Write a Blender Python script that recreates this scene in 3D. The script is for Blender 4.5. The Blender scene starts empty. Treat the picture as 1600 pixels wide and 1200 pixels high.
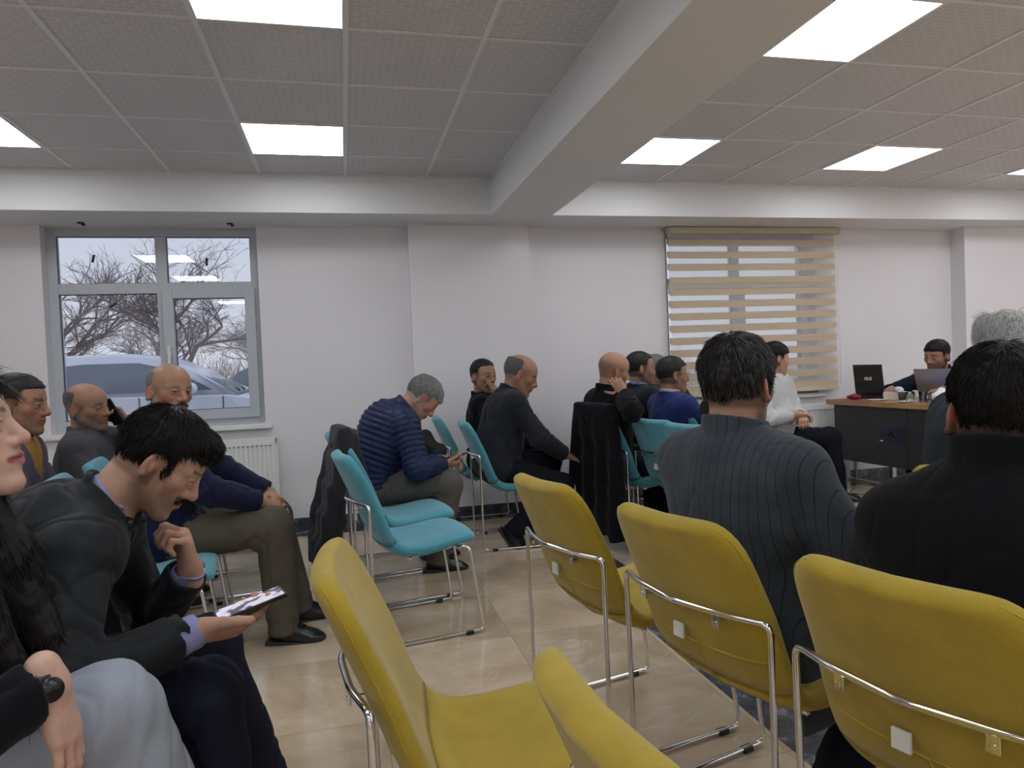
import bpy, bmesh, math, random
import numpy as np
from mathutils import Matrix, Vector

C = bpy.context.scene.collection
PI = math.pi
rng = random.Random(7)
NR = np.random.RandomState(5)

# ------------------------------------------------------------ camera
H = 1.24                      # camera height
YAW, PITCH, ROLL, FPX = 0.23394, -0.026405, -0.0411, 1095.95
CEIL, SOFFIT, YW, YCOL, YBEAM = 2.702, 2.42, 5.87, 5.75, 5.37
cam_d = bpy.data.cameras.new('camera')
cam = bpy.data.objects.new('camera', cam_d); C.objects.link(cam)
cam_d.sensor_width = 36; cam_d.lens = FPX/1600*36; cam_d.sensor_fit = 'HORIZONTAL'
cam_d.clip_start = 0.02; cam_d.clip_end = 400
cy_, sy_ = math.cos(YAW), math.sin(YAW)
f_ = Vector((sy_*math.cos(PITCH), cy_*math.cos(PITCH), math.sin(PITCH)))
r0 = Vector((cy_, -sy_, 0)); u0 = r0.cross(f_)
r_ = math.cos(ROLL)*r0 + math.sin(ROLL)*u0; u_ = -math.sin(ROLL)*r0 + math.cos(ROLL)*u0
M = Matrix((r_, u_, -f_)).transposed().to_4x4(); M.translation = (0, 0, H)
cam.matrix_world = M
bpy.context.scene.camera = cam
vs = bpy.context.scene.view_settings
vs.view_transform = 'Standard'; vs.look = 'None'; vs.gamma = 1; vs.use_curve_mapping = False
vs.exposure = 0.0

# ------------------------------------------------------------ world: overcast winter sky
W = bpy.data.worlds.new('overcast_sky'); bpy.context.scene.world = W; W.use_nodes = True
wn = W.node_tree; wn.nodes.clear()
wo = wn.nodes.new('ShaderNodeOutputWorld'); wb = wn.nodes.new('ShaderNodeBackground')
tc = wn.nodes.new('ShaderNodeTexCoord'); sx = wn.nodes.new('ShaderNodeSeparateXYZ'); cr = wn.nodes.new('ShaderNodeValToRGB')
wn.links.new(tc.outputs['Generated'], sx.inputs[0]); wn.links.new(sx.outputs['Z'], cr.inputs[0])
cr.color_ramp.elements[0].position = 0.0; cr.color_ramp.elements[0].color = (.74, .76, .86, 1)
cr.color_ramp.elements[1].position = .5; cr.color_ramp.elements[1].color = (.58, .66, .84, 1)
wn.links.new(cr.outputs[0], wb.inputs[0]); wb.inputs[1].default_value = 1.0
wn.links.new(wb.outputs[0], wo.inputs[0])

# ------------------------------------------------------------ materials
MATS = {}
def nodes_of(name):
    m = bpy.data.materials.new(name); m.use_nodes = True; nt = m.node_tree
    return m, nt, nt.nodes['Principled BSDF']
def add(nt, t, **kw):
    n = nt.nodes.new(t)
    for k, v in kw.items(): setattr(n, k, v)
    return n
def lk(nt, a, b): nt.links.new(a, b)
def ramp(nt, fac, stops):
    r = add(nt, 'ShaderNodeValToRGB'); e = r.color_ramp.elements
    while len(e) < len(stops): e.new(.5)
    for i, (p, c) in enumerate(stops): e[i].position = p; e[i].color = (*c, 1)
    lk(nt, fac, r.inputs[0]); return r.outputs[0]
def noise(nt, scale, detail=3, coord='Object', sc=None, rough=.5):
    t = add(nt, 'ShaderNodeTexCoord'); n = add(nt, 'ShaderNodeTexNoise')
    n.inputs['Scale'].default_value = scale; n.inputs['Detail'].default_value = detail; n.inputs['Roughness'].default_value = rough
    if sc:
        mp = add(nt, 'ShaderNodeMapping'); mp.inputs['Scale'].default_value = sc
        lk(nt, t.outputs[coord], mp.inputs[0]); lk(nt, mp.outputs[0], n.inputs['Vector'])
    else: lk(nt, t.outputs[coord], n.inputs['Vector'])
    return n.outputs['Fac']
def bump(nt, b, h, strength=.3, dist=.002):
    n = add(nt, 'ShaderNodeBump'); n.inputs['Strength'].default_value = strength; n.inputs['Distance'].default_value = dist
    lk(nt, h, n.inputs['Height']); lk(nt, n.outputs[0], b.inputs['Normal'])
def plain(name, col, rough=.5, metal=0, nscale=40, var=.06, bstr=0, bdist=.001, spec=.5):
    if name in MATS: return MATS[name]
    m, nt, b = nodes_of(name)
    b.inputs['Roughness'].default_value = rough; b.inputs['Metallic'].default_value = metal
    b.inputs['Specular IOR Level'].default_value = spec
    f = noise(nt, nscale)
    lk(nt, ramp(nt, f, [(.3, [c*(1-var) for c in col]), (.7, [min(1, c*(1+var)) for c in col])]), b.inputs['Base Color'])
    if bstr: bump(nt, b, f, bstr, bdist)
    MATS[name] = m; return m
def fabric(name, col, weave=900, rough=.9, var=.10, bstr=.35, sheen=.0, patch=6, stripe=None, dist=.0006):
    """woven cloth: fine weave bump, slow tonal variation; stripe = (spacing attribute 'st', colour)"""
    if name in MATS: return MATS[name]
    m, nt, b = nodes_of(name)
    b.inputs['Roughness'].default_value = rough; b.inputs['Specular IOR Level'].default_value = .12
    b.inputs['Sheen Weight'].default_value = sheen
    f = noise(nt, patch, 4); g = noise(nt, weave, 2, sc=(1, 1, .35))
    c1 = ramp(nt, f, [(.3, [c*(1-var) for c in col]), (.7, [min(1, c*(1+var)) for c in col])])
    mx = add(nt, 'ShaderNodeMixRGB', blend_type='MULTIPLY'); mx.inputs[0].default_value = 1
    lk(nt, c1, mx.inputs[1]); lk(nt, ramp(nt, g, [(.3, (.82,)*3), (.7, (1,)*3)]), mx.inputs[2])
    out = mx.outputs[0]
    if stripe:
        sp, sc2, wd = stripe
        at = add(nt, 'ShaderNodeAttribute', attribute_name='st')
        mt = add(nt, 'ShaderNodeMath', operation='MULTIPLY'); mt.inputs[1].default_value = 1/sp
        fr = add(nt, 'ShaderNodeMath', operation='FRACT'); lt = add(nt, 'ShaderNodeMath', operation='LESS_THAN'); lt.inputs[1].default_value = wd
        lk(nt, at.outputs['Fac'], mt.inputs[0]); lk(nt, mt.outputs[0], fr.inputs[0]); lk(nt, fr.outputs[0], lt.inputs[0])
        m2 = add(nt, 'ShaderNodeMixRGB'); lk(nt, lt.outputs[0], m2.inputs[0]); lk(nt, out, m2.inputs[1]); m2.inputs[2].default_value = (*sc2, 1); out = m2.outputs[0]
    lk(nt, out, b.inputs['Base Color']); bump(nt, b, g, bstr, dist)
    MATS[name] = m; return m
def wall_paint(name, col, rough=.6):
    m, nt, b = nodes_of(name); b.inputs['Roughness'].default_value = rough
    f = noise(nt, 1.3, 4); g = noise(nt, 220, 2)
    lk(nt, ramp(nt, f, [(.3, [c*.975 for c in col]), (.7, col)]), b.inputs['Base Color']); bump(nt, b, g, .06, .001)
    MATS[name] = m; return m
def emit(name, col, s):
    m = bpy.data.materials.new(name); m.use_nodes = True; nt = m.node_tree; nt.nodes.clear()
    e = nt.nodes.new('ShaderNodeEmission'); o = nt.nodes.new('ShaderNodeOutputMaterial')
    e.inputs[0].default_value = (*col, 1); e.inputs[1].default_value = s; nt.links.new(e.outputs[0], o.inputs[0]); MATS[name] = m; return m

mWall = wall_paint('wall_paint', (.80, .775, .80))
mSoffit = wall_paint('soffit_paint', (.80, .80, .81))
mChrome = plain('chrome', (.80, .80, .82), .12, 1, 60, .03)
mBlack = plain('black_plastic', (.018, .018, .02), .4)
mWhiteP = plain('white_enamel', (.80, .81, .80), .35, 0, 3, .02)
mPVC = plain('white_pvc', (.50, .53, .57), .35, 0, 3, .03)
mYellow = fabric('mustard_fabric', (.45, .325, .036), 700, .95, .10, .6, .25, 9, dist=.0010)
mTeal = fabric('teal_fabric', (.095, .35, .43), 700, .95, .09, .6, .3, 9, dist=.0010)
mPipeY = fabric('mustard_piping', (.50, .37, .06), 500)
mPipeT = fabric('teal_piping', (.10, .37, .45), 500)
mLabel = plain('white_label', (.75, .76, .74), .6)
LIGHTCOL = (.93, .96, 1.0)
mPanel = emit('led_diffuser', LIGHTCOL, 9.5)

# ------------------------------------------------------------ object helpers
def tag(o, label=None, cat=None, group=None, kind=None):
    if label: o['label'] = label
    if cat: o['category'] = cat
    if group: o['group'] = group
    if kind: o['kind'] = kind
    return o
def empty(name, loc=(0, 0, 0), rz=0):
    o = bpy.data.objects.new(name, None); o.empty_display_size = .1; C.objects.link(o)
    o.location = loc; o.rotation_euler = (0, 0, rz); return o
def link(name, me, mat, parent=None, smooth=True):
    o = bpy.data.objects.new(name, me)
    if mat: me.materials.append(mat)
    if smooth and len(me.polygons): me.polygons.foreach_set('use_smooth', np.ones(len(me.polygons), bool))
    C.objects.link(o)
    if parent: o.parent = parent
    return o
def pymesh(name, v, f, mat, parent=None, smooth=True):
    me = bpy.data.meshes.new(name); me.from_pydata([tuple(map(float, p)) for p in v], [], f); me.update()
    return link(name, me, mat, parent, smooth)
def bmobj(name, bm, mat, parent=None, smooth=False):
    me = bpy.data.meshes.new(name); bm.normal_update(); bm.to_mesh(me); bm.free(); return link(name, me, mat, parent, smooth)
def box(bm, a, b, bev=0, rot=None, piv=None):
    """axis box a..b added to bm, optional bevel and rotation (Matrix) about piv"""
    a = Vector(a); b = Vector(b); c = (a+b)/2; s = b-a
    g = bmesh.ops.create_cube(bm, size=1)['verts']
    for v in g: v.co = Vector((v.co.x*s.x, v.co.y*s.y, v.co.z*s.z))+c
    if bev:
        es = list({e for v in g for e in v.link_edges})
        r = bmesh.ops.bevel(bm, geom=es, offset=bev, segments=2, affect='EDGES', profile=.7)
        g = list({v for f in r['faces'] for v in f.verts} | {v for v in g if v.is_valid})
    if rot is not None:
        p = Vector(piv) if piv is not None else c
        for v in g: v.co = rot @ (v.co-p)+p
    return g
def boxobj(name, a, b, mat, parent=None, bev=0, rot=None, piv=None):
    bm = bmesh.new(); box(bm, a, b, bev, rot, piv); return bmobj(name, bm, mat, parent)
def bez(pts, n=6, r=.03):
    """polyline with rounded corners"""
    P = [Vector(p) for p in pts]; out = [P[0]]
    for i in range(1, len(P)-1):
        a, b, c = P[i-1], P[i], P[i+1]
        ra = min(r, (a-b).length*.49, (c-b).length*.49)
        s = b+(a-b).normalized()*ra; e = b+(c-b).normalized()*ra
        for k in range(n+1):
            t = k/n; out.append(s*(1-t)**2+b*2*t*(1-t)+e*t*t)
    out.append(P[-1]); return out
def tube(pts, r, n=10, closed=False, vf=None):
    """returns verts, faces of a tube along pts (r scalar or list)"""
    P = [Vector(p) for p in pts]; m = len(P); V = []; F = []
    rr = r if isinstance(r, (list, tuple)) else [r]*m
    up = None
    for i in range(m):
        t = (P[(i+1) % m]-P[i-1]) if (closed or 0 < i < m-1) else (P[1]-P[0] if i == 0 else P[-1]-P[-2])
        if t.length < 1e-9: t = Vector((0, 0, 1))
        t.normalize()
        if up is None:
            up = Vector((0, 0, 1)) if abs(t.z) < .9 else Vector((1, 0, 0))
        up = (up-t*up.dot(t)); up.normalize(); s = t.cross(up)
        for k in range(n):
            a = 2*PI*k/n; V.append(P[i]+(up*math.cos(a)+s*math.sin(a))*rr[i])
    rg = m if closed else m-1
    for i in range(rg):
        for k in range(n):
            j = (i+1) % m; F.append((i*n+k, i*n+(k+1) % n, j*n+(k+1) % n, j*n+k))
    if not closed: F.append(tuple(range(n-1, -1, -1))); F.append(tuple((m-1)*n+k for k in range(n)))
    return V, F
def tubeobj(name, pts, r, mat, parent=None, n=10, closed=False):
    V, F = tube(pts, r, n, closed); return pymesh(name, V, F, mat, parent)
def merge(parts):
    V = []; F = []
    for v, f in parts:
        o = len(V); V += list(v); F += [tuple(i+o for i in q) for q in f]
    return V, F
def loft(rings, cap=True):
    n = len(rings[0]); V = [p for r in rings for p in r]; F = []
    for i in range(len(rings)-1):
        for k in range(n): F.append((i*n+k, i*n+(k+1) % n, (i+1)*n+(k+1) % n, (i+1)*n+k))
    if cap: F.append(tuple(range(n-1, -1, -1))); F.append(tuple((len(rings)-1)*n+k for k in range(n)))
    return V, F
def lathe(prof, n=24, c=(0, 0, 0)):
    V = []; F = []
    for r, z in prof:
        for k in range(n): V.append((c[0]+r*math.cos(2*PI*k/n), c[1]+r*math.sin(2*PI*k/n), c[2]+z))
    for i in range(len(prof)-1):
        for k in range(n): F.append((i*n+k, i*n+(k+1) % n, (i+1)*n+(k+1) % n, (i+1)*n+k))
    return V, F
def curve_at(tab, t):
    return float(np.interp(t, [a for a, _ in tab], [b for _, b in tab]))
# ------------------------------------------------------------ room shell
XL, XR, YN = -3.6, 8.6, -3.4
def struct(o): o['kind'] = 'structure'; return o
# floor: polished beige marble slabs with faint joints
def floor_mat():
    m, nt, b = nodes_of('polished_marble'); b.inputs['Roughness'].default_value = .10
    b.inputs['Specular IOR Level'].default_value = .5
    t = add(nt, 'ShaderNodeTexCoord'); mp = add(nt, 'ShaderNodeMapping'); lk(nt, t.outputs['Object'], mp.inputs[0])
    mp.inputs['Location'].default_value = (-.09, -.11, 0)
    br = add(nt, 'ShaderNodeTexBrick'); br.offset = 0; br.squash = 1
    br.inputs['Scale'].default_value = 1; br.inputs['Mortar Size'].default_value = .0015; br.inputs['Brick Width'].default_value = .6; br.inputs['Row Height'].default_value = .6
    br.inputs['Color1'].default_value = (0, 0, 0, 1); br.inputs['Color2'].default_value = (1, 1, 1, 1); br.inputs['Mortar'].default_value = (.5, .5, .5, 1)
    lk(nt, mp.outputs[0], br.inputs['Vector'])
    # per-slab offset of the veining
    vm = add(nt, 'ShaderNodeVectorMath', operation='MULTIPLY_ADD'); vm.inputs[1].default_value = (7, 3, 9)
    lk(nt, br.outputs['Color'], vm.inputs[0]); lk(nt, t.outputs['Object'], vm.inputs[2])
    n1 = add(nt, 'ShaderNodeTexNoise'); n1.inputs['Scale'].default_value = 2.2; n1.inputs['Detail'].default_value = 7; n1.inputs['Roughness'].default_value = .62; n1.inputs['Distortion'].default_value = .8
    lk(nt, vm.outputs[0], n1.inputs['Vector'])
    base = ramp(nt, n1.outputs['Fac'], [(.28, (.40, .295, .20)), (.5, (.53, .415, .295)), (.72, (.65, .535, .41))])
    tone = ramp(nt, br.outputs['Color'], [(0, (.86, .86, .86)), (1, (1.05, 1.04, 1.03))])
    mx = add(nt, 'ShaderNodeMixRGB', blend_type='MULTIPLY'); mx.inputs[0].default_value = 1; lk(nt, base, mx.inputs[1]); lk(nt, tone, mx.inputs[2])
    # pale thin veins
    n2 = add(nt, 'ShaderNodeTexNoise'); n2.inputs['Scale'].default_value = 1.3; n2.inputs['Detail'].default_value = 5; n2.inputs['Distortion'].default_value = 1.8; lk(nt, vm.outputs[0], n2.inputs['Vector'])
    v = ramp(nt, n2.outputs['Fac'], [(.494, (0, 0, 0)), (.5, (.28, .28, .28)), (.506, (0, 0, 0))])
    m2 = add(nt, 'ShaderNodeMixRGB'); lk(nt, v, m2.inputs[0]); lk(nt, mx.outputs[0], m2.inputs[1]); m2.inputs[2].default_value = (.72, .64, .54, 1)
    m3 = add(nt, 'ShaderNodeMixRGB'); lk(nt, br.outputs['Fac'], m3.inputs[0]); lk(nt, m2.outputs[0], m3.inputs[1]); m3.inputs[2].default_value = (.30, .24, .18, 1)
    lk(nt, m3.outputs[0], b.inputs['Base Color'])
    return m
def granite_mat():
    m, nt, b = nodes_of('dark_marble'); b.inputs['Roughness'].default_value = .15
    f = noise(nt, 9, 7, rough=.7)
    lk(nt, ramp(nt, f, [(.35, (.025, .028, .035)), (.55, (.07, .075, .09)), (.62, (.22, .23, .25)), (.68, (.06, .065, .08))]), b.inputs['Base Color']); return m
mFloor = floor_mat(); mGran = granite_mat()
struct(boxobj('floor', (XL, YN, -.1), (XR, YW+.02, 0), mFloor))
# dark marble inlay strips in the floor
struct(boxobj('trim_1', (XL+.1, YW-.30, -.004), (XR-.1, YW-.02, .0015), mGran))
struct(boxobj('trim_2', (1.31, 0.4, -.004), (1.60, 4.25, .0015), mGran))
# window wall with two openings
W1 = (-2.14, -.625, .86, SOFFIT)      # x0,x1,z0,z1 of opening 1
W2 = (2.87, 4.42, .86, SOFFIT)
bm = bmesh.new()
for a, b_ in (((XL, YW, 0), (W1[0], YW+.30, 2.75)), ((W1[0], YW, 0), (W1[1], YW+.30, W1[2])), ((W1[1], YW, 0), (W2[0], YW+.30, 2.75)),
              ((W2[0], YW, 0), (W2[1], YW+.30, W2[2])), ((W2[1], YW, 0), (XR, YW+.30, 2.75)), ((W1[0], YW, SOFFIT), (W1[1], YW+.3, 2.75)), ((W2[0], YW, SOFFIT), (W2[1], YW+.3, 2.75))):
    box(bm, a, b_)
struct(bmobj('wall_back', bm, mWall))
bm = bmesh.new(); box(bm, (.555, YCOL, 0), (1.565, YW+.01, SOFFIT)); struct(bmobj('wall_column', bm, mWall))
bm = bmesh.new(); box(bm, (5.99, YCOL-.05, 0), (7.1, YW+.01, SOFFIT)); struct(bmobj('wall_pillar', bm, mWall))
struct(boxobj('wall_left', (XL-.2, YN, 0), (XL, YW+.3, 2.75), mWall))
struct(boxobj('wall_right', (XR, YN, 0), (XR+.2, YW+.3, 2.75), mWall))
struct(boxobj('wall_front', (XL, YN-.2, 0), (XR, YN, 2.75), mWall))
# soffit along the window wall and the deep cross beam
struct(boxobj('trim_3', (XL, YBEAM, SOFFIT), (XR, YW+.0, 2.75), mSoffit))
struct(boxobj('trim_4', (1.175, YN, SOFFIT), (1.665, YBEAM+.01, 2.75), mSoffit))
# skirting of dark marble
for i, (x0, x1, y) in enumerate(((XL, .555, YW), (.555, 1.565, YCOL), (1.565, 5.99, YW), (5.99, 7.1, YCOL-.05), (7.1, XR, YW))):
    o = boxobj('baseboard_back', (x0, y-.018, 0), (x1, y, .085), mGran); struct(o)

# suspended ceiling: vinyl gypsum tiles with embossed oval pattern in a white T grid
def tile_mat():
    m, nt, b = nodes_of('embossed_ceiling_tile'); b.inputs['Roughness'].default_value = .45
    t = add(nt, 'ShaderNodeTexCoord'); mp = add(nt, 'ShaderNodeMapping'); mp.inputs['Scale'].default_value = (22, 34, 1); mp.inputs['Rotation'].default_value = (0, 0, .0)
    lk(nt, t.outputs['Object'], mp.inputs[0])
    br = add(nt, 'ShaderNodeTexBrick'); br.offset = .5; br.inputs['Scale'].default_value = 1; br.inputs['Brick Width'].default_value = 1.6; br.inputs['Row Height'].default_value = 1; br.inputs['Mortar Size'].default_value = .22; br.inputs['Mortar Smooth'].default_value = 1
    lk(nt, mp.outputs[0], br.inputs['Vector'])
    w = add(nt, 'ShaderNodeTexNoise'); w.inputs['Scale'].default_value = 60; lk(nt, t.outputs['Object'], w.inputs['Vector'])
    col = ramp(nt, br.outputs['Fac'], [(0, (.60, .59, .61)), (1, (.71, .70, .715))])
    lk(nt, col, b.inputs['Base Color']); bump(nt, b, br.outputs['Fac'], .5, .0016)
    return m
mTile = tile_mat(); mGrid = plain('grid_metal', (.80, .79, .81), .35, 0, 3, .02)
def ceiling(x0, x1, gx, gy, lights, name):
    """x0..x1 bay; gx,gy phase of the 0.6 grid"""
    bm = bmesh.new(); box(bm, (x0, YN, CEIL), (x1, YBEAM, CEIL+.03)); o = struct(bmobj(name, bm, mTile))
    bm = bmesh.new()
    k = math.ceil((x0-gx)/.6)
    while gx+.6*k < x1:
        x = gx+.6*k; box(bm, (x-.012, YN, CEIL-.006), (x+.012, YBEAM, CEIL+.004)); k += 1
    k = math.ceil((YN-gy)/.6)
    while gy+.6*k < YBEAM:
        y = gy+.6*k; box(bm, (x0, y-.008, CEIL-.005), (x1, y+.008, CEIL+.004)); k += 1
    for a, b_ in (((x0, YN, CEIL-.006), (x0+.02, YBEAM, CEIL+.004)), ((x1-.02, YN, CEIL-.006), (x1, YBEAM, CEIL+.004)), ((x0, YBEAM-.02, CEIL-.006), (x1, YBEAM, CEIL+.004))):
        box(bm, a, b_)
    g = bmobj('ceiling_grid', bm, mGrid, o)
ceiling(XL, 1.175, -1.1265, 3.0867, None, 'ceiling')
ceiling(1.665, XR, 2.5436, 3.069, None, 'ceiling')
bm = bmesh.new(); box(bm, (.002-.3, -.3, -.012), (.3, .3, -.001)); 
def panel(cx, cy, label):
    r = empty('ceiling_light', (cx, cy, CEIL-.0005)); tag(r, label, 'ceiling light', 'recessed square ceiling lights')
    bm = bmesh.new(); s = .297; w = .012
    for a, b_ in (((-s, -s, -.010), (s, -s+w, 0)), ((-s, s-w, -.010), (s, s, 0)), ((-s, -s+w, -.010), (-s+w, s-w, 0)), ((s-w, -s+w, -.010), (s, s-w, 0))): box(bm, a, b_)
    bmobj('frame', bm, mGrid, r)
    bm = bmesh.new(); box(bm, (-s+w, -s+w, -.008), (s-w, s-w, -.002)); bmobj('diffuser', bm, mPanel, r)
LL = {(0, 2): 'square white ceiling light above the left window, right one of the row beside the wall', (0, -1): 'large nearest square ceiling light left of the beam, cut by the top edge',
      (-3, 2): 'square ceiling light at the far left edge, beside the window wall'}
for k in (-1, 0):
    for j in (2, -1, -4, -7, -10):
        cx = -1.1265+.6*1.5+1.8*k; cy = 3.0867+.6*(j+.5); od = {2: 'wall side', -1: 'second', -4: 'third', -7: 'fourth', -10: 'rearmost'}[j]
        if YN+.3 < cy and cx > XL+.3:
            lb = LL.get((3*k, j), f'square ceiling light out of frame, {od} row, {"near the beam" if k == 0 else "by the left wall"}')
            panel(cx, cy, lb)
LR = {(0, 2): 'small far square ceiling light directly beside the beam, right of it', (0, -1): 'large square ceiling light right of the beam at the top edge',
      (1, 2): 'square ceiling light over the laptops, in the far row right of the beam', (2, 2): 'square ceiling light cut by the right edge of the picture'}
for k in (0, 1, 2, 3):
    for j in (2, -1, -4, -7, -10):
        cx = 2.5436-.3+1.8*k; cy = 3.069+.6*(j+.5); od = {2: 'wall side', -1: 'second', -4: 'third', -7: 'fourth', -10: 'rearmost'}[j]; oc = ('next to the beam', 'second from the beam', 'third from the beam', 'by the right wall')[k]
        if YN+.3 < cy and cx < XR-.3:
            panel(cx, cy, LR.get((k, j), f'square ceiling light out of frame, {od} row, {oc}'))

# ------------------------------------------------------------ windows
mGlass, nt, b = nodes_of('window_glass')
b.inputs['Transmission Weight'].default_value = 1; b.inputs['Roughness'].default_value = 0; b.inputs['IOR'].default_value = 1.0001; b.inputs['Base Color'].default_value = (.97, .98, 1, 1)
# thin glass: clear straight through, mirror at grazing angles
nt.nodes.clear(); _o = add(nt, 'ShaderNodeOutputMaterial'); _t = add(nt, 'ShaderNodeBsdfTransparent'); _g = add(nt, 'ShaderNodeBsdfGlossy'); _g.inputs['Roughness'].default_value = .0
_t.inputs[0].default_value = (.96, .97, .98, 1); _m = add(nt, 'ShaderNodeMixShader'); _f = add(nt, 'ShaderNodeFresnel'); _f.inputs[0].default_value = 1.65
lk(nt, _f.outputs[0], _m.inputs[0]); lk(nt, _t.outputs[0], _m.inputs[1]); lk(nt, _g.outputs[0], _m.inputs[2]); lk(nt, _m.outputs[0], _o.inputs[0])
mGask = plain('dark_gasket', (.03, .04, .06), .5)
def ring_frame(bm, x0, x1, z0, z1, w, y0, y1, wb=None):
    wb = wb or w
    box(bm, (x0, y0, z0), (x0+w, y1, z1), .004); box(bm, (x1-w, y0, z0), (x1, y1, z1), .004)
    box(bm, (x0+w, y0, z0), (x1-w, y1, z0+wb), .004); box(bm, (x0+w, y0, z1-w), (x1-w, y1, z1), .004)
def window(name, w, xm, zt):
    """two fixed top lights, fixed lower left pane and an opening lower right sash"""
    x0, x1, z0, z1 = w; y0, y1 = YW+.10, YW+.17
    r = struct(empty(name, ((x0+x1)/2, y0, z0)))
    def P(o): o.parent = r; o.matrix_parent_inverse = Matrix.Translation(-r.location); return o
    bm = bmesh.new(); ring_frame(bm, x0, x1, z0, z1, .065, y0, y1, .09)
    box(bm, (xm-.04, y0, z0+.09), (xm+.04, y1, z1-.065), .004); box(bm, (x0+.065, y0+.002, zt-.04), (x1-.065, y1-.002, zt+.04), .004)
    P(bmobj('window_frame', bm, mPVC))
    bm = bmesh.new(); ring_frame(bm, xm+.0, x1-.045, z0+.055, zt-.01, .075, y0-.03, y0+.03); P(bmobj('window_sash', bm, mPVC))
    h = bmesh.new(); box(h, (xm+.02, y0-.045, 1.42), (xm+.05, y0-.028, 1.50), .004); box(h, (xm+.025, y0-.065, 1.35), (xm+.045, y0-.048, 1.49), .006); box(h, (xm+.027, y0-.055, 1.45), (xm+.043, y0-.03, 1.48))
    P(bmobj('window_handle', h, mWhiteP))
    for (a, b_, c, d) in ((x0+.065, xm-.04, zt+.04, z1-.065), (xm+.04, x1-.065, zt+.04, z1-.065), (x0+.065, xm-.04, z0+.09, zt-.04), (xm+.075, x1-.12, z0+.13, zt-.085)):
        bm = bmesh.new(); box(bm, (a-.002, y0+.03, c-.002), (b_+.002, y0+.034, d+.002)); P(bmobj('window_pane', bm, mGlass))
        bm = bmesh.new(); ring_frame(bm, a-.001, b_+.001, c-.001, d+.001, .006, y0+.022, y0+.03); P(bmobj('window_gasket', bm, mGask))
    bm = bmesh.new(); box(bm, (x0-.05, YW-.05, z0-.035), (x1+.05, y0+.005, z0-.005), .004); s = P(bmobj('window_sill', bm, mWhiteP))
    return r
w1 = window('window_1', W1, -1.348, 1.955)
w2 = window('window_2', W2, 3.635, 1.935)
for (x, y, z, a) in ((-1.83, YW+.125, 2.19, .25), (-1.02-.0, YW+.125, 2.16, 0.05), (-1.71, YW+.125, 1.83, 1.0)):
    bm = bmesh.new(); box(bm, (x-.009, y-.004, z-.03), (x+.009, y, z+.03), .003, Matrix.Rotation(a, 3, 'Y'))
    o = bmobj('window_clip', bm, mBlack); o.parent = w1; o.matrix_parent_inverse = Matrix.Translation(-w1.location)
# small blind brackets left on the soffit over the bare window
for x, lb in ((-1.83, 'left'), (-.80, 'right')):
    bm = bmesh.new(); box(bm, (x-.02, YW-.12, SOFFIT-.010), (x+.02, YW-.09, SOFFIT)); box(bm, (x+.006, YW-.115, SOFFIT-.024), (x+.028, YW-.095, SOFFIT-.010))
    tag(bmobj('ceiling_bracket', bm, mBlack), f'small dark metal bracket on the soffit over the bare window, the {lb} one', 'bracket')

# zebra blind over the second window
m, nt, b = nodes_of('blind_sheer'); b.inputs['Base Color'].default_value = (.75, .74, .72, 1); b.inputs['Roughness'].default_value = .9; b.inputs['Alpha'].default_value = .27
nn = noise(nt, 500, 2); lk(nt, ramp(nt, nn, [(.3, (.70, .69, .68)), (.7, (.84, .83, .81))]), b.inputs['Base Color'])
mSheer = m
def blind_mat():
    m, nt, b = nodes_of('blind_band'); f = noise(nt, 600, 2, sc=(1, 1, .4)); b.inputs['Roughness'].default_value = .85
    lk(nt, ramp(nt, f, [(.3, (.74, .61, .44)), (.7, (.82, .69, .52))]), b.inputs['Base Color'])
    tr = add(nt, 'ShaderNodeBsdfTranslucent'); tr.inputs[0].default_value = (.70, .60, .44, 1); mx = add(nt, 'ShaderNodeMixShader'); mx.inputs[0].default_value = .33
    lk(nt, b.outputs[0], mx.inputs[1]); lk(nt, tr.outputs[0], mx.inputs[2]); lk(nt, mx.outputs[0], nt.nodes['Material Output'].inputs[0]); return m
mBand = blind_mat()
bx0, bx1, bz0, bz1 = 2.86, 4.63, .885, SOFFIT-.005
r = empty('window_blind', ((bx0+bx1)/2, YW-.07, bz0)); tag(r, 'cream and sheer striped day and night roller blind covering the right window', 'blind')
def PB(o): o.parent = r; o.matrix_parent_inverse = Matrix.Translation(-r.location); return o
mBeige = plain('beige_metal', (.58, .50, .38), .4)
PB(boxobj('headrail', (bx0, YW-.11, bz1-.055), (bx1, YW-.03, bz1), mBeige, bev=.006))
PB(boxobj('bottom_rail', (bx0+.01, YW-.085, bz0), (bx1-.04, YW-.055, bz0+.03), plain('cream_rail', (.62, .57, .45), .5), bev=.005))
nb = 13; pitch = (bz1-.055-bz0-.03)/nb
bm = bmesh.new(); bm2 = bmesh.new()
for i in range(nb):
    z = bz0+.03+pitch*i
    box(bm, (bx0+.01, YW-.068, z), (bx1-.04, YW-.067, z+pitch*.5)); box(bm2, (bx0+.01, YW-.068, z+pitch*.5), (bx1-.04, YW-.067, z+pitch))
PB(bmobj('opaque_bands', bm, mBand)); PB(bmobj('sheer_bands', bm2, mSheer))
bm = bmesh.new(); bm2 = bmesh.new()   # the rear sheet of the double cloth hangs a little higher
for i in range(nb):
    z = bz0+.03+pitch*i+(.018 if i != 9 else -.05)
    box(bm, (bx0+.01, YW-.040, z), (bx1-.04, YW-.039, z+pitch*.45))
PB(bmobj('rear_bands', bm, mBand))
PB(tubeobj('cord', [(bx1-.02, YW-.08, bz1-.06), (bx1-.015, YW-.08, 1.6), (bx1-.02, YW-.08, .95)], .002, mWhiteP, n=5))

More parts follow.
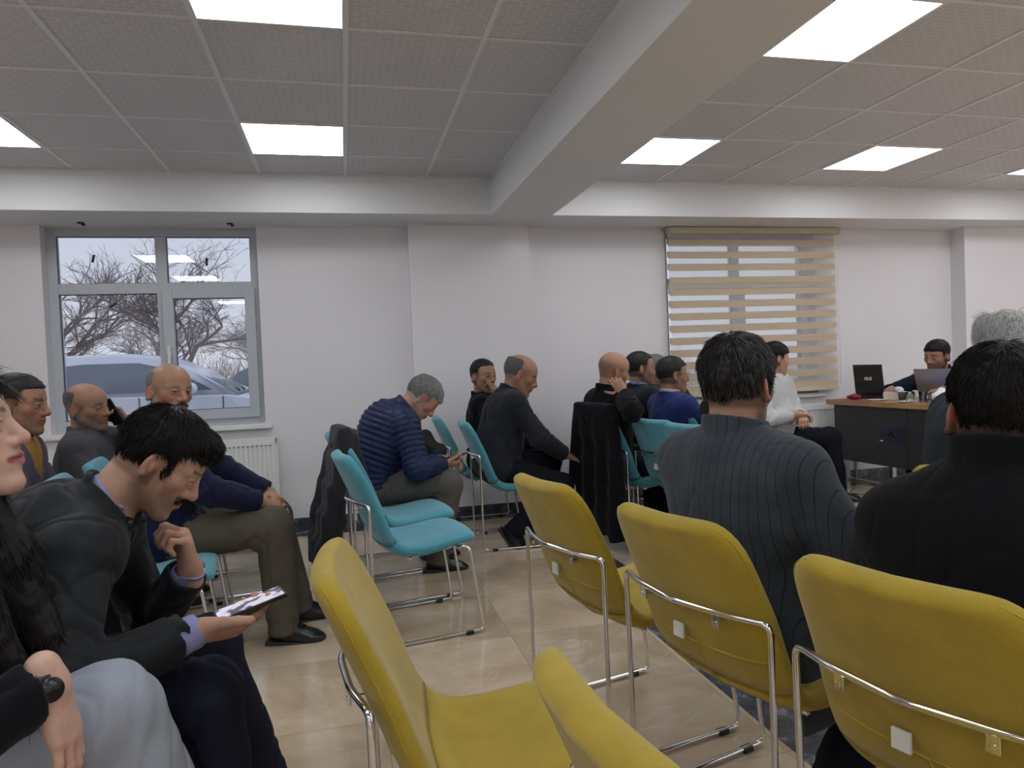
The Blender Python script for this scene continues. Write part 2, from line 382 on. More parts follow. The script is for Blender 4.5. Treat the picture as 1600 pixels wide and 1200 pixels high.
# ------------------------------------------------------------ radiators
def radiator(x0, x1, z0, z1, label):
    r = empty('radiator', ((x0+x1)/2, YW-.05, z0)); tag(r, label, 'radiator', 'panel radiators under the windows')
    def P(o): o.parent = r; o.matrix_parent_inverse = Matrix.Translation(-r.location); return o
    # corrugated front panel
    V = []; F = []; n = int((x1-x0)/.0333); xs = []
    for i in range(n):
        a = x0+(x1-x0)*i/n; w = (x1-x0)/n
        xs += [(a, 0), (a+.28*w, 0), (a+.40*w, .008), (a+.62*w, .008), (a+.74*w, 0)]
    xs.append((x1, 0)); y = YW-.10
    for x, d in xs: V += [(x, y+d, z0+.03), (x, y+d, z1-.055)]
    for i in range(len(xs)-1): F.append((2*i, 2*i+2, 2*i+3, 2*i+1))
    P(pymesh('front_panel', V, F, mWhiteP, smooth=False))
    bm = bmesh.new(); box(bm, (x0, YW-.099, z1-.056), (x1, YW-.088, z1), .004); box(bm, (x0, YW-.099, z0), (x1, YW-.088, z0+.032), .004)
    box(bm, (x0, YW-.099, z0), (x0+.012, YW-.03, z1)); box(bm, (x1-.012, YW-.099, z0), (x1, YW-.03, z1)); box(bm, (x0, YW-.09, z0+.01), (x1, YW-.085, z1-.01)); box(bm, (x0, YW-.045, z0+.01), (x1, YW-.04, z1-.02))
    P(bmobj('casing', bm, mWhiteP))
    bm = bmesh.new()
    k = 0
    while x0+.03+k*.0333 < x1-.02: box(bm, (x0+.02+k*.0333, YW-.1005, z1-.066), (x0+.036+k*.0333, YW-.094, z1-.060)); k += 1
    P(bmobj('vent_slots', bm, plain('slot_grey', (.2, .2, .2), .7)))
    P(tubeobj('valve', [(x1+.0, YW-.065, z0+.05), (x1+.05, YW-.065, z0+.05), (x1+.05, YW-.065, .0)], .010, mWhiteP, n=8))
radiator(-1.95, -.535, .15, .755, 'white panel radiator under the bare left window')
radiator(2.95, 4.72, .15, .76, 'white panel radiator under the striped blind beside the desk')
# ------------------------------------------------------------ sled chairs (local: x forward, y left)
def shell_station(s):
    """s 0..1 from top of back to front of seat: centre line x,z"""
    pts = [(-.332, .865), (-.287, .765), (-.240, .655), (-.199, .55), (-.160, .47), (-.105, .418), (-.02, .405), (.07, .417), (.15, .435), (.215, .442), (.262, .428)]
    P = np.array(pts); d = np.r_[0, np.cumsum(np.hypot(*np.diff(P, axis=0).T))]; L = d[-1]
    # smooth interpolation (Catmull-Rom sampled)
    t = s*L
    i = min(max(int(np.searchsorted(d, t)-1), 0), len(P)-2); u = (t-d[i])/(d[i+1]-d[i])
    p0 = P[max(i-1, 0)]; p1 = P[i]; p2 = P[i+1]; p3 = P[min(i+2, len(P)-1)]
    q = .5*((2*p1)+(-p0+p2)*u+(2*p0-5*p1+4*p2-p3)*u*u+(-p0+3*p1-3*p2+p3)*u**3)
    return q, L
def shell_ring(s, n=36, grow=0):
    q, L = shell_station(s); e = .004
    a, _ = shell_station(max(0, s-e)); b_, _ = shell_station(min(1, s+e)); t = (b_-a); t /= np.hypot(*t)
    nrm = np.array([-t[1], t[0]])     # towards sitter side / up
    dist = s*L; de = (1-s)*L
    w = curve_at([(0, .205), (.12, .222), (.3, .232), (.5, .235), (.62, .232), (.8, .232), (1, .215)], s)
    th = curve_at([(0, .026), (.15, .030), (.45, .030), (.7, .034), (.9, .030), (1, .024)], s)
    for dd, R, rt in ((dist, .085, .022), (de, .07, .022)):
        if dd < R: w -= R-math.sqrt(max(0, R*R-(R-dd)**2))
        if dd < rt: th *= math.sqrt(max(.02, 1-(1-dd/rt)**2))
    w += grow; th += grow
    dish = curve_at([(0, .028), (.3, .03), (.5, .018), (.7, .012), (1, -.012)], s)
    out = []
    for k in range(n):
        a = 2*PI*k/n; c, sn = math.cos(a), math.sin(a); ex = .62
        y = w*math.copysign(abs(c)**(ex*.55), c); h = th*math.copysign(abs(sn)**.75, sn)
        off = h+dish*((y/.22)**2-.35)
        out.append((q[0]+nrm[0]*off, y, q[1]+nrm[1]*off))
    return out
def chair_meshes():
    st = [0, .002, .006, .012, .02, .03, .045, .065, .09, .12]+list(np.linspace(.16, .5, 12)); seat = list(np.linspace(.515, .86, 12))+[.90, .93, .95, .965, .978, .988, .995, 1]
    def ends(ss, a, b_):
        rings = [shell_ring(s) for s in ss]
        def shrink(r, f):
            c = np.mean(r, axis=0); return [tuple(c+(np.array(p)-c)*f) for p in r]
        if a: rings = [shrink(rings[0], .93)]+rings
        if b_: rings = rings+[shrink(rings[-1], .93)]
        return rings
    back = loft(ends(st, 0, 0)); st2 = loft(ends(seat, 0, 0))
    # underside closing strip between the two so that they meet in a crease
    def seam(ss, side=-1, off=.0012):
        pts = []
        return pts
    return back, st2
BACK, SEAT = chair_meshes()
def side_pts(s, k, grow=.0015):
    return shell_ring(s, 36, grow)[k]
FR = .0075
xb, zb, yb = -.250, .650, .255
def frame_paths():
    """continuous chrome rod: front under seat -> front leg -> floor rail -> rear leg -> bar across the back -> mirrored"""
    L = [(.16, -.20, .405), (.21, -.235, .405), (.262, -.25, .012), (-.245, -.25, .012), (xb, -yb, zb)]
    bar = [(xb-.036, -.15, zb), (xb-.060, 0, zb), (xb-.036, .15, zb)]
    R = [(x, -y, z) for x, y, z in reversed(L)]
    return bez(L+bar+R, 5, .028)
FRAME = tube(frame_paths(), FR, 10)
UNDER = merge([tube([(.16, -.20, .405), (.16, .20, .405)], .007, 8), tube([(-.06, -.19, .375), (-.06, .19, .375)], .007, 8),
               tube([(.16, -.17, .40), (-.06, -.17, .375), ], .006, 6), tube([(.16, .17, .40), (-.06, .17, .375)], .006, 6)])
def mk(name, vf, mat=None):
    me = bpy.data.meshes.new(name); me.from_pydata([tuple(map(float, p)) for p in vf[0]], [], vf[1]); me.update()
    me.polygons.foreach_set('use_smooth', np.ones(len(me.polygons), bool))
    if mat: me.materials.append(mat)
    return me
def bmm(name, boxes, mat, bev=.002):
    bm = bmesh.new()
    for a, b_ in boxes: box(bm, a, b_, bev)
    me = bpy.data.meshes.new(name); bm.to_mesh(me); bm.free(); me.materials.append(mat); return me
def back_k(s, y):
    """point on rear face of the shell at station s and lateral y"""
    r = shell_ring(s, 144); c = [p for i, p in enumerate(r) if i > 72]; return min(c, key=lambda p: abs(p[1]-y))
def seam_paths():
    ps = []
    ps.append([back_k(.40, y) for y in np.linspace(-.20, .20, 15)])        # cross seam under the bar
    ps.append([back_k(s, y) for s, y in zip(np.linspace(.40, .62, 9), np.linspace(.02, -.03, 9))])   # zip seam
    return ps
def edge_path(k0):
    out = []
    for s in np.linspace(.012, .985, 60):
        out.append(shell_ring(s, 36, .0006)[k0])
    return out
top_edge = [shell_ring(.02, 36, .001)[k] for k in range(36)]
SEAM = merge([tube(p, .0022, 6) for p in seam_paths()])
PIPES = [tube(edge_path(k), .0016, 5) for k in (35, 19)]
GL = [bmm('glide', [((sx-.018, sy-.011, .0), (sx+.018, sy+.011, .018))], mBlack) for sx in (.19, -.17) for sy in (-.25, .25)]
BR = [bmm('bracket', [((xb-.042, sy-.011, zb-.036), (xb-.036, sy+.011, zb+.004)), ((xb-.045, sy-.005, zb-.030), (xb-.005, sy+.005, zb-.020))], mChrome) for sy in (-.13, .13)]
TG = bmm('care_label', [((-.262, .015, .535), (-.256, .050, .572))], mLabel, .001)
ME = {}
for key, mf, mp_ in (('yellow', mYellow, mPipeY), ('teal', mTeal, mPipeT)):
    ME[key] = [('backrest', mk('backrest', BACK, mf)), ('seat', mk('seat', SEAT, mf)), ('seam', mk('seam', SEAM, mp_))]+[('piping', mk('piping', q_, mp_)) for q_ in PIPES]
ME['f'] = [('frame', mk('frame', FRAME, mChrome)), ('under_frame', mk('under_frame', UNDER, mChrome)), ('care_label', TG)]+[('glide', g) for g in GL]+[('bracket', g) for g in BR]
def chair(kind, x, y, deg, label, group=None):
    r = empty('sled_chair', (x+.025, y, 0), math.radians(deg)); tag(r, label, 'chair', group or ('mustard chairs' if kind == 'yellow' else 'teal chairs'))
    for n, me in ME[kind]+ME['f']:
        o = bpy.data.objects.new(n, me); C.objects.link(o); o.parent = r
    return r
CH = [
 ('yellow', .25, 1.47, -2, 'empty mustard chair in the left foreground with its whole seat in view'),
 ('yellow', .55, .75, 5, 'nearest mustard chair at the bottom centre, only its upper back in view'),
 ('yellow', .894, 2.27, 12, 'empty mustard chair in the middle, left of the pinstripe jacket'),
 ('yellow', 1.03, 1.66, 15, 'mustard chair in which the man in the pinstripe jacket sits'),
 ('yellow', 1.155, 1.075, 17, 'large mustard chair at the right, in front of the man in the black jumper'),
 ('yellow', 2.12, 1.80, 12, 'mustard chair showing only a top corner above the black shoulder'),
 ('teal', .26, 3.415, 9, 'nearest empty teal chair in the middle, left of the walkway'),
 ('teal', .25, 3.98, 9, 'second teal chair with a dark grey coat over its back'),
 ('teal', .20, 4.54, 9, 'teal chair under the man in the quilted navy jacket'),
 ('teal', 1.09, 4.823, -3, 'teal chair with the dozing moustached man in a dark suit'),
 ('teal', .98, 5.42, -3, 'teal chair by the wall under the man with his hand over his mouth'),
 ('teal', 1.93, 4.56, 12, 'teal chair hidden under a long black coat, below the bald man'),
 ('teal', 2.15, 4.18, 14, 'empty teal chair with its back to us, right of the long black coat'),
 ('teal', 2.17, 3.74, 14, 'teal chair back half hidden behind the pinstripe jacket'),
 ('teal', 3.45, 5.12, -62, 'teal chair under the person in the white jumper'),
 ('teal', -.86, 3.20, 8, 'empty teal chair seat between the young man and the man in khaki trousers'),
 ('teal', -.90, 3.80, 8, 'teal chair under the man with khaki trousers'),
 ('teal', -.66, 4.42, 8, 'empty teal chair in front of the radiator, its seat beside the khaki knees'),
 ('teal', -.78, 5.0, 8, 'farthest empty teal chair near the radiator, only its seat corner in view'),
 ('teal', -1.62, 3.55, 8, 'teal chair under the man in the ochre jumper at the left edge'),
 ('teal', -1.55, 4.35, 8, 'teal chair under the man who is on the phone'),
 ('teal', -.77, 1.70, 8, 'chair under the young man with the phone'),
 ('teal', -.95, 1.12, 12, 'chair under the woman at the left edge'),
 ('teal', 2.22, 5.10, 8, 'teal chair under the man in the light blue shirt'),
 ('teal', 2.62, 5.50, 0, 'teal chair in the far corner row under the grey-haired man'),
 ('teal', 2.56, 4.68, 10, 'chair under the man in the royal blue suit'),
 ('teal', 2.62, 4.05, 10, 'chair under the person in the brown-black jacket'),
]
for c in CH: chair(*c)
# ------------------------------------------------------------ body modelling: smooth blended solids meshed with surface nets
def V3(*a): return np.array(a, float)
def nrm(v): v = np.asarray(v, float); return v/(np.linalg.norm(v)+1e-12)
def lerp(a, b, t): return np.asarray(a)*(1-t)+np.asarray(b)*t
class P:
    """one primitive of a blended solid"""
    __slots__ = ('t', 'a', 'b', 'ra', 'rb', 'R', 'k', 'op', 'clip', 'q', 'h')
    def __init__(s, t, a, b=None, ra=0, rb=0, R=None, k=.01, op=0, clip=None, q=None, h=0):
        s.t, s.a, s.b, s.ra, s.rb, s.R, s.k, s.op, s.clip, s.q, s.h = t, np.asarray(a, float), (None if b is None else np.asarray(b, float)), ra, rb, R, k, op, clip, q, h
    def __call__(s, p):
        if s.t == 'rc':
            ba = s.b-s.a; pa = p-s.a; L = ba@ba+1e-12
            h = np.clip((pa@ba)/L, 0, 1); e = pa-h[..., None]*ba
            d = np.sqrt((e*e).sum(-1))-(s.ra+(s.rb-s.ra)*h)
            if s.q: d = d-s.q[0]*np.abs(np.sin(PI*(pa@ba)/math.sqrt(L)/s.q[1]+s.q[2]))
        elif s.t == 'el':
            l = (p-s.a)@s.R if s.R is not None else p-s.a
            u = l/s.ra; k0 = np.sqrt((u*u).sum(-1)); w = u/s.ra; k1 = np.sqrt((w*w).sum(-1))+1e-9
            d = k0*(k0-1)/k1
            if s.q: d = d-s.q[0]*np.abs(np.sin(PI*l[..., 2]/s.q[1]+s.q[2]))
        elif s.t == 'bx':
            l = (p-s.a)@s.R if s.R is not None else p-s.a
            q = np.abs(l)-(s.ra-s.rb); d = np.sqrt((np.maximum(q, 0)**2).sum(-1))+np.minimum(q.max(-1), 0)-s.rb
        elif s.t == 'ring':            # collar: centre a, frame R (axis = z col), radii (rx,ry), half height h, wall rb
            l = (p-s.a)@s.R; rx, ry = s.ra; rad = np.sqrt((l[..., 0]/rx)**2+(l[..., 1]/ry)**2)
            q0 = (rad-1)*min(rx, ry)+l[..., 2]*(-.12); q1 = np.maximum(np.abs(l[..., 2])-s.h, 0)
            d = np.sqrt(q0*q0+q1*q1)-s.rb
        if s.clip is not None:
            for c, n in s.clip: d = np.maximum(d, (p-c)@n)
        return d
def RC(a, b, ra, rb, k=.02, **kw): return P('rc', a, b, ra, rb, k=k, **kw)
def EL(c, r, R=None, k=.03, **kw): return P('el', c, ra=np.asarray(r, float), R=R, k=k, **kw)
def SP(c, r, k=.01, **kw): return P('rc', c, np.asarray(c)+[0, 0, 1e-5], r, r, k=k, **kw)
def bbox(p):
    if p.t == 'rc':
        r = max(p.ra, p.rb)+.012; return np.minimum(p.a, p.b)-r, np.maximum(p.a, p.b)+r
    r = (np.max(p.ra) if p.t != 'ring' else max(p.ra)+p.h)+.03; return p.a-r, p.a+r
def mesh_solid(prims, h, disp=None, damp=.006, zmin=None):
    """surface nets over sparse 8^3 blocks; returns verts, quads"""
    B = 8; lo = np.min([bbox(p)[0] for p in prims if p.op == 0], 0)-.02; hi = np.max([bbox(p)[1] for p in prims if p.op == 0], 0)+.02
    n = np.ceil((hi-lo)/(h*B)).astype(int); hd = h*B*.5*math.sqrt(3)
    g = np.stack(np.meshgrid(*[np.arange(k) for k in n], indexing='ij'), -1).reshape(-1, 3)
    ctr = lo+(g+.5)*h*B
    D = np.full(len(g), 9., np.float64); ks = max(p.k for p in prims)
    dm = []
    for p in prims:
        d = p(ctr); dm.append(d.astype(np.float32))
        if p.op == 0: D = np.minimum(D, d)
    act = np.abs(D) < hd*1.25+ks*.6+damp+.004
    # keep inner blocks touched by subtracting shapes
    for p, d in zip(prims, dm):
        if p.op == 1: act |= (np.abs(d) < hd*1.2+p.k) & (D < hd)
    g = g[act]; dm = [d[act] for d in dm]; nb = len(g)
    o = np.stack(np.meshgrid(*[np.arange(B+1)]*3, indexing='ij'), -1).reshape(-1, 3)
    pts = (lo+(g[:, None, :]*B+o[None])*h)
    S = np.full(pts.shape[:2], 1., np.float64)
    for p, d in zip(prims, dm):
        near = d < hd*1.25+p.k*1.5+damp+.01
        if not near.any(): continue
        q = pts[near]; dd = p(q); s = S[near]
        k = p.k
        if p.op == 0:
            hh = np.maximum(k-np.abs(s-dd), 0)/k; s = np.minimum(s, dd)-hh*hh*k*.25
        else:
            dd = -dd; hh = np.maximum(k-np.abs(s-dd), 0)/k; s = np.maximum(s, dd)+hh*hh*k*.25
        S[near] = s
    if disp is not None:
        m = np.abs(S) < damp*2+h*2
        S[m] -= disp(pts[m])
    S = S.reshape(nb, B+1, B+1, B+1); neg = S < 0
    co = [(0, 0, 0), (1, 0, 0), (0, 1, 0), (1, 1, 0), (0, 0, 1), (1, 0, 1), (0, 1, 1), (1, 1, 1)]
    cs = [neg[:, i:i+B, j:j+B, k:k+B] for i, j, k in co]; cnt = sum(c.astype(np.int8) for c in cs)
    mix = (cnt > 0) & (cnt < 8); bi, ci, cj, ck = np.nonzero(mix)
    val = np.stack([S[bi, ci+i, cj+j, ck+k] for i, j, k in co], 1); cor = np.array(co, float)
    acc = np.zeros((len(bi), 3)); num = np.zeros(len(bi))
    for a in range(8):
        for b_ in range(a+1, 8):
            if abs(cor[a]-cor[b_]).sum() != 1: continue
            m = (val[:, a] < 0) != (val[:, b_] < 0); t = val[m, a]/(val[m, a]-val[m, b_])
            acc[m] += cor[a]+(cor[b_]-cor[a])*t[:, None]; num[m] += 1
    cell = g[bi]*B+np.stack([ci, cj, ck], 1); verts = lo+(cell+acc/num[:, None])*h
    N = (n*B+2).astype(np.int64)
    key = lambda c: ((c[:, 0]+1).astype(np.int64)*(N[1]+2)+(c[:, 1]+1))*(N[2]+2)+(c[:, 2]+1)
    kk = key(cell); srt = np.argsort(kk); ks_ = kk[srt]
    F = []
    s0 = val[:, 0] < 0
    for ax, (other, c1, c2) in enumerate(((1, (0, 1, 0), (0, 0, 1)), (2, (0, 0, 1), (1, 0, 0)), (4, (1, 0, 0), (0, 1, 0)))):
        e = s0 != (val[:, other] < 0); base = cell[e]; c1 = np.array(c1); c2 = np.array(c2)
        ids = []; ok = np.ones(len(base), bool)
        for off in (0*c1, c1, c1+c2, c2):
            k_ = key(base-off); p_ = np.clip(np.searchsorted(ks_, k_), 0, len(ks_)-1); ok &= ks_[p_] == k_; ids.append(srt[p_])
        q = np.stack(ids, 1)[ok]; fl = s0[e][ok]
        q = np.where(fl[:, None], q, q[:, ::-1]); F.append(q)
    return verts, np.concatenate(F)
def npmesh(name, v, f, mat=None, col=None, st=None):
    me = bpy.data.meshes.new(name); me.vertices.add(len(v)); me.vertices.foreach_set('co', v.astype(np.float32).ravel())
    k = f.shape[1]; me.loops.add(f.size); me.loops.foreach_set('vertex_index', f.astype(np.int32).ravel())
    me.polygons.add(len(f)); me.polygons.foreach_set('loop_start', np.arange(0, f.size, k, dtype=np.int32))
    me.polygons.foreach_set('use_smooth', np.ones(len(f), bool))
    me.update(calc_edges=True)
    if col is not None:
        a = me.color_attributes.new('col', 'FLOAT_COLOR', 'POINT'); c4 = np.ones((len(v), 4), np.float32); c4[:, :3] = col; a.data.foreach_set('color', c4.ravel())
    if st is not None:
        a = me.attributes.new('st', 'FLOAT', 'POINT'); a.data.foreach_set('value', st.astype(np.float32))
    if mat: me.materials.append(mat)
    return me
def vnormals(v, f):
    n = np.cross(v[f[:, 2]]-v[f[:, 0]], v[f[:, 3]]-v[f[:, 1]]); o = np.zeros_like(v)
    for i in range(4): np.add.at(o, f[:, i], n)
    return o/(np.linalg.norm(o, axis=1)[:, None]+1e-12)
def smoothstep(a, b, x): t = np.clip((x-a)/(b-a), 0, 1); return t*t*(3-2*t)
def swirl(p, f, s=0):
    """cheap smooth pseudo noise, -1..1"""
    x, y, z = p[..., 0]*f+s, p[..., 1]*f+s*1.7, p[..., 2]*f-s
    a = np.sin(x*1.1+1.6*np.sin(y*.9+z*.3))+np.sin(y*1.3+1.4*np.sin(z*1.1-x*.4))+np.sin(z*1.2+1.5*np.sin(x*.8+y*.5))
    return a/3
def folds(joints, amp=.004, base=.0018, seed=0, fine=38):
    """cloth relief: soft dents all over, tighter creases round the given joints (pos, axis, radius)"""
    def fn(p):
        n = swirl(p, 17, seed); p2 = p*np.array([1, 1, .55]); d = base*1.5*n-base*2.3*np.exp(-(swirl(p2, 19, seed+7)/.10)**2)-base*1.3*np.exp(-(swirl(p2, 31, seed+9)/.14)**2)+base*.6*swirl(p, fine, seed+3)
        for c, ax, r in joints:
            q = p-c; w = np.exp(-(q*q).sum(-1)/(r*r)); s = q@ax
            ph = s*95+2.6*swirl(p, 11, seed+5)
            d = d+amp*1.5*w*(1-2*np.abs(np.sin(ph*.5)))*.8
        return d
    return fn

# ------------------------------------------------------------ head
def frame_ypr(yaw, pitch, roll, base=None):
    """columns forward, left, up; pitch + = look down, yaw + = to the left, roll + = tilt to the left shoulder"""
    y, p, r = map(math.radians, (yaw, pitch, roll))
    Rz = np.array([[math.cos(y), -math.sin(y), 0], [math.sin(y), math.cos(y), 0], [0, 0, 1]])
    Ry = np.array([[math.cos(p), 0, math.sin(p)], [0, 1, 0], [-math.sin(p), 0, math.cos(p)]])
    Rx = np.array([[1, 0, 0], [0, math.cos(r), math.sin(r)], [0, -math.sin(r), math.cos(r)]])
    return (base if base is not None else np.eye(3))@Rz@Ry@Rx
def rescale(L, c, k):
    for p in L if k != 1 else ():
        p.a = c+(p.a-c)*k; p.ra = p.ra*k; p.rb = p.rb*k; p.k *= k
        if p.b is not None: p.b = c+(p.b-c)*k
    return L
def head_prims(c, R, o):
    T = lambda x, y, z: c+R@V3(x, y, z); w = o.get('wide', 1); j = o.get('jaw', 1); ns = o.get('nose', 1); L = []
    a = L.append
    a(EL(T(-.014, 0, .034), (.097, .076*w, .088), R, .03)); a(EL(T(.028, 0, .040), (.064, .062*w, .060), R, .03))
    a(EL(T(.030, 0, -.030), (.060, .057*w, .080), R, .03))
    for s in (1, -1):
        a(RC(T(-.008, s*.052*w*j, -.042), T(.066, s*.018*j, -.100), .021, .017, .025))
        a(SP(T(.054, s*.041*w, -.014), .023, .02)); a(RC(T(.0835, s*.012, .022), T(.066, s*.046*w, .023), .0105, .009, .014))
    a(SP(T(.079, 0, -.101), .0185*j, .018))
    a(EL(T(.072, 0, -.057), (.026, .030, .028), R, .02))
    for s in (1, -1): a(SP(T(.100, s*.033, .004), .0175, .013, op=1))
    a(RC(T(.088, 0, .018), T(.108+.006*(ns-1)*3, 0, -.024), .0080*ns, .0105*ns, .010)); a(SP(T(.1085+.008*(ns-1)*2, 0, -.0275), .0108*ns, .008))
    for s in (1, -1):
        a(SP(T(.096, s*.0125*ns, -.031), .0088*ns, .007)); a(SP(T(.103, s*.0065, -.040), .0032, .003, op=1))
        a(SP(T(.0765, s*.0315, .005), .0128, .002))
        # lids
        a(RC(T(.0875, s*.022, .0095), T(.0835, s*.044, .0085), .0046, .0036, .004)); a(RC(T(.0865, s*.022, -.0035), T(.083, s*.042, -.002), .0036, .003, .004))
        if o.get('closed'): a(SP(T(.0778, s*.0315, .006), .0133, .003))
        a(RC(T(.0900, s*.014, .029), T(.0745, s*.046*w, .031), .0045, .0030, .006))    # brow
        # lips
        a(RC(T(.0975, s*.004, -.0545), T(.0855, s*.023, -.0590), .0062, .0028, .005)); a(RC(T(.0960, 0, -.0655), T(.0850, s*.020, -.0615), .0068, .0030, .005))
        a(RC(T(.1035, 0, -.0598), T(.091, s*.022, -.0602), .0018, .0016, .0025, op=1))
        # ear
        e = frame_ypr(s*-34, 8, s*-6, R); ec = T(-.012, s*.0800*w, -.004)
        a(EL(ec, (.0185, .0065, .0325), e, .006)); a(SP(ec+e@V3(-.002, s*.002, -.027), .0085, .006))
        a(EL(ec+e@V3(.003, s*.0075, .004), (.0115, .0055, .0205), e, .004, op=1)); a(RC(ec+e@V3(.010, s*.003, -.010), ec+e@V3(.004, s*.004, .006), .0035, .003, .004))
    return rescale(L, c, o.get('hd', 1))
BROWN = V3(.035, .022, .016)
def paint_head(v, c, R, o, base):
    l = (v-c)@R/o.get('hd', 1); col = np.tile(base, (len(v), 1)).astype(float); x, y, z = l.T
    def mixin(w, cc): w = np.clip(w, 0, 1)[:, None]; col[:] = col*(1-w)+np.asarray(cc)*w
    near = (np.abs(z) < .16) & (np.abs(y) < .1) & (x > -.13) & (x < .14)
    ruddy = o.get('ruddy', .5); red = base*V3(1.12, .72, .66)
    for s in (1, -1):
        mixin(near*ruddy*.55*np.exp(-((x-.07)**2+(y-s*.045)**2+(z+.025)**2)/.0007), red)
        mixin(near*.6*np.exp(-((x+.012)**2+(y-s*.088)**2+(z)**2)/.0011)*ruddy*1.4, red)
    mixin(near*ruddy*.5*np.exp(-((x-.11)**2+y**2+(z+.028)**2)/.0003), red)
    hc = np.asarray(o.get('haircol', BROWN))
    st = o.get('stubble', 0)
    if st:
        bc = np.asarray(o.get('beardcol', hc))
        bd = smoothstep(-.036, -.056, z)*smoothstep(-.035, .0, x)*smoothstep(-.135, -.112, z)
        bd = np.maximum(bd, smoothstep(-.033, -.041, z)*smoothstep(-.055, -.050, z)*(x > .075)*(np.abs(y) < .034))
        side = smoothstep(.0, -.02, z)*(x > -.012)*(x < .03)*(np.abs(y) > .05)
        bd = np.maximum(bd, side*.8)
        bd *= 1-.6*np.exp(-((np.abs(y)-.0)**2)/.0002)*(z > -.075)*(z < -.066)
        mixin(near*bd*st, bc)
    ms = o.get('moustache_paint', 0)
    if ms: mixin(near*ms*smoothstep(-.036, -.043, z)*smoothstep(-.054, -.050, z)*(x > .072)*(np.abs(y) < .032), hc)
    # lips, brows
    lipc = np.asarray(o.get('lip', base*V3(.92, .55, .52)))
    for s in (1, -1):
        for (A, B, r) in (((.0975, s*.004, -.0545), (.0855, s*.023, -.0590), .0085), ((.0960, 0, -.0655), (.0850, s*.020, -.0615), .009)):
            A = V3(*A); B = V3(*B); t = np.clip(((l-A)@(B-A))/((B-A)@(B-A)), 0, 1); d = np.linalg.norm(l-A-t[:, None]*(B-A), axis=1)
            mixin(smoothstep(r, r-.0035, d)*(x > .08), lipc)
        A = V3(.0945, s*.014, .029); B = V3(.077, s*.046*o.get('wide', 1), .0315); t = np.clip(((l-A)@(B-A))/((B-A)@(B-A)), 0, 1); d = np.linalg.norm(l-A-t[:, None]*(B-A), axis=1)
        mixin(.8*smoothstep(.0070, .0035, d)*near, o.get('browcol', hc))
        ec = V3(.0765, s*.0315, .005); d = np.linalg.norm(l-ec, axis=1); inn = (d < .0138) & (x > .08) & (z < .0098) & (z > -.003)
        if not o.get('closed'):
            mixin(inn*.95, (.62, .60, .58))
            g = nrm(V3(1, o.get('gaze', 0), o.get('gazez', 0))); dd = np.linalg.norm(l-(ec+g*.0128), axis=1); mixin(inn*smoothstep(.0072, .0058, dd), (.03, .018, .012))
        mixin((np.abs(z-.0085+.0*x) < .0018)*(x > .078)*(np.abs(y-s*.032) < .014)*.8*near*o.get('lash', 1), (.02, .015, .015))
    # cropped scalp
    sc = o.get('scalp', 0)
    if sc:
        edge = .060+.010*np.sin(y*60)
        hm = smoothstep(.02, -.01, x-.03+(-(z-.0)*.25)*(z < .02))*smoothstep(-.060, -.045, z)
        top = o.get('bald', 0)
        hm = np.where(z > .0, smoothstep(.046, .030, x-.25*(z-.04)), hm*(x < .012))
        if top: hm = hm*smoothstep(.085-.03*top, .06-.045*top, z+.25*x)
        ear = np.exp(-((x+.008)**2+(np.abs(y)-.085)**2+(z)**2)/.0005)
        mixin(near*hm*sc*(1-np.clip(ear*1.3, 0, 1)), hc)
    return col
def hair_prims(c, R, o):   # o: thickness, baldness, hairline
    T = lambda x, y, z: c+R@V3(x, y, z); w = o.get('wide', 1); t = o['thick']; L = []
    L.append(EL(T(-.014, 0, .036), (.097+t*.7, .076*w+t*.40, .088+t), R, .02)); L.append(EL(T(-.012, 0, .060), (.088+t, .070*w+t*.8, .066+t), R, .02))
    L.append(EL(T(.030, 0, .052), (.060+t*.5, .060*w+t*.4, .052+t*.9), R, .02))
    if o.get('quiff'): L.append(EL(T(.052, 0, .098), (.045, .055, .022+t*.5), R, .02))
    fl = o.get('hairline', .062); bald = o.get('bald', 0)
    # face opening, ears, nape
    L.append(P('bx', T(.148-o.get('recede', .045 if bald else 0), 0, fl-.120+(.04 if bald else 0)), ra=V3(.100, .2, .120), rb=.022, R=frame_ypr(0, o.get('hlt', -8), 0, R), k=.014, op=1))
    for s in (1, -1):
        L.append(EL(T(-.002, s*.094*w, -.004), (.034, .030, .042), R, .008, op=1)); L.append(EL(T(.030, s*.085*w, -.055), (.055, .032, .050), R, .012, op=1))
    L.append(P('bx', T(.02, 0, -.062+o.get('nape', 0)-.06), ra=V3(.15, .15, .06), rb=.01, R=frame_ypr(0, -14, 0, R), k=.012, op=1))
    if o.get('long'):
        for sg in (1, -1):
            a, b1, c1, d1 = T(-.02, sg*.080, .03), T(-.035, sg*.098, -.10), T(-.01, sg*.115, -.24), T(.035, sg*.095, -.44)
            for u_, v_, ra, rb in ((a, b1, .045, .048), (b1, c1, .048, .052), (c1, d1, .052, .030)): L.append(RC(u_, v_, ra, rb, .04))
        L.append(RC(T(-.075, 0, .0), T(-.10, 0, -.28), .070, .085, .05))
    if bald: L.append(EL(T(.020, 0, .110), (.095+.03*bald, .050+.020*bald, .072+.03*bald), R, .012, op=1))
    return rescale(L, c, o.get('hd', 1))
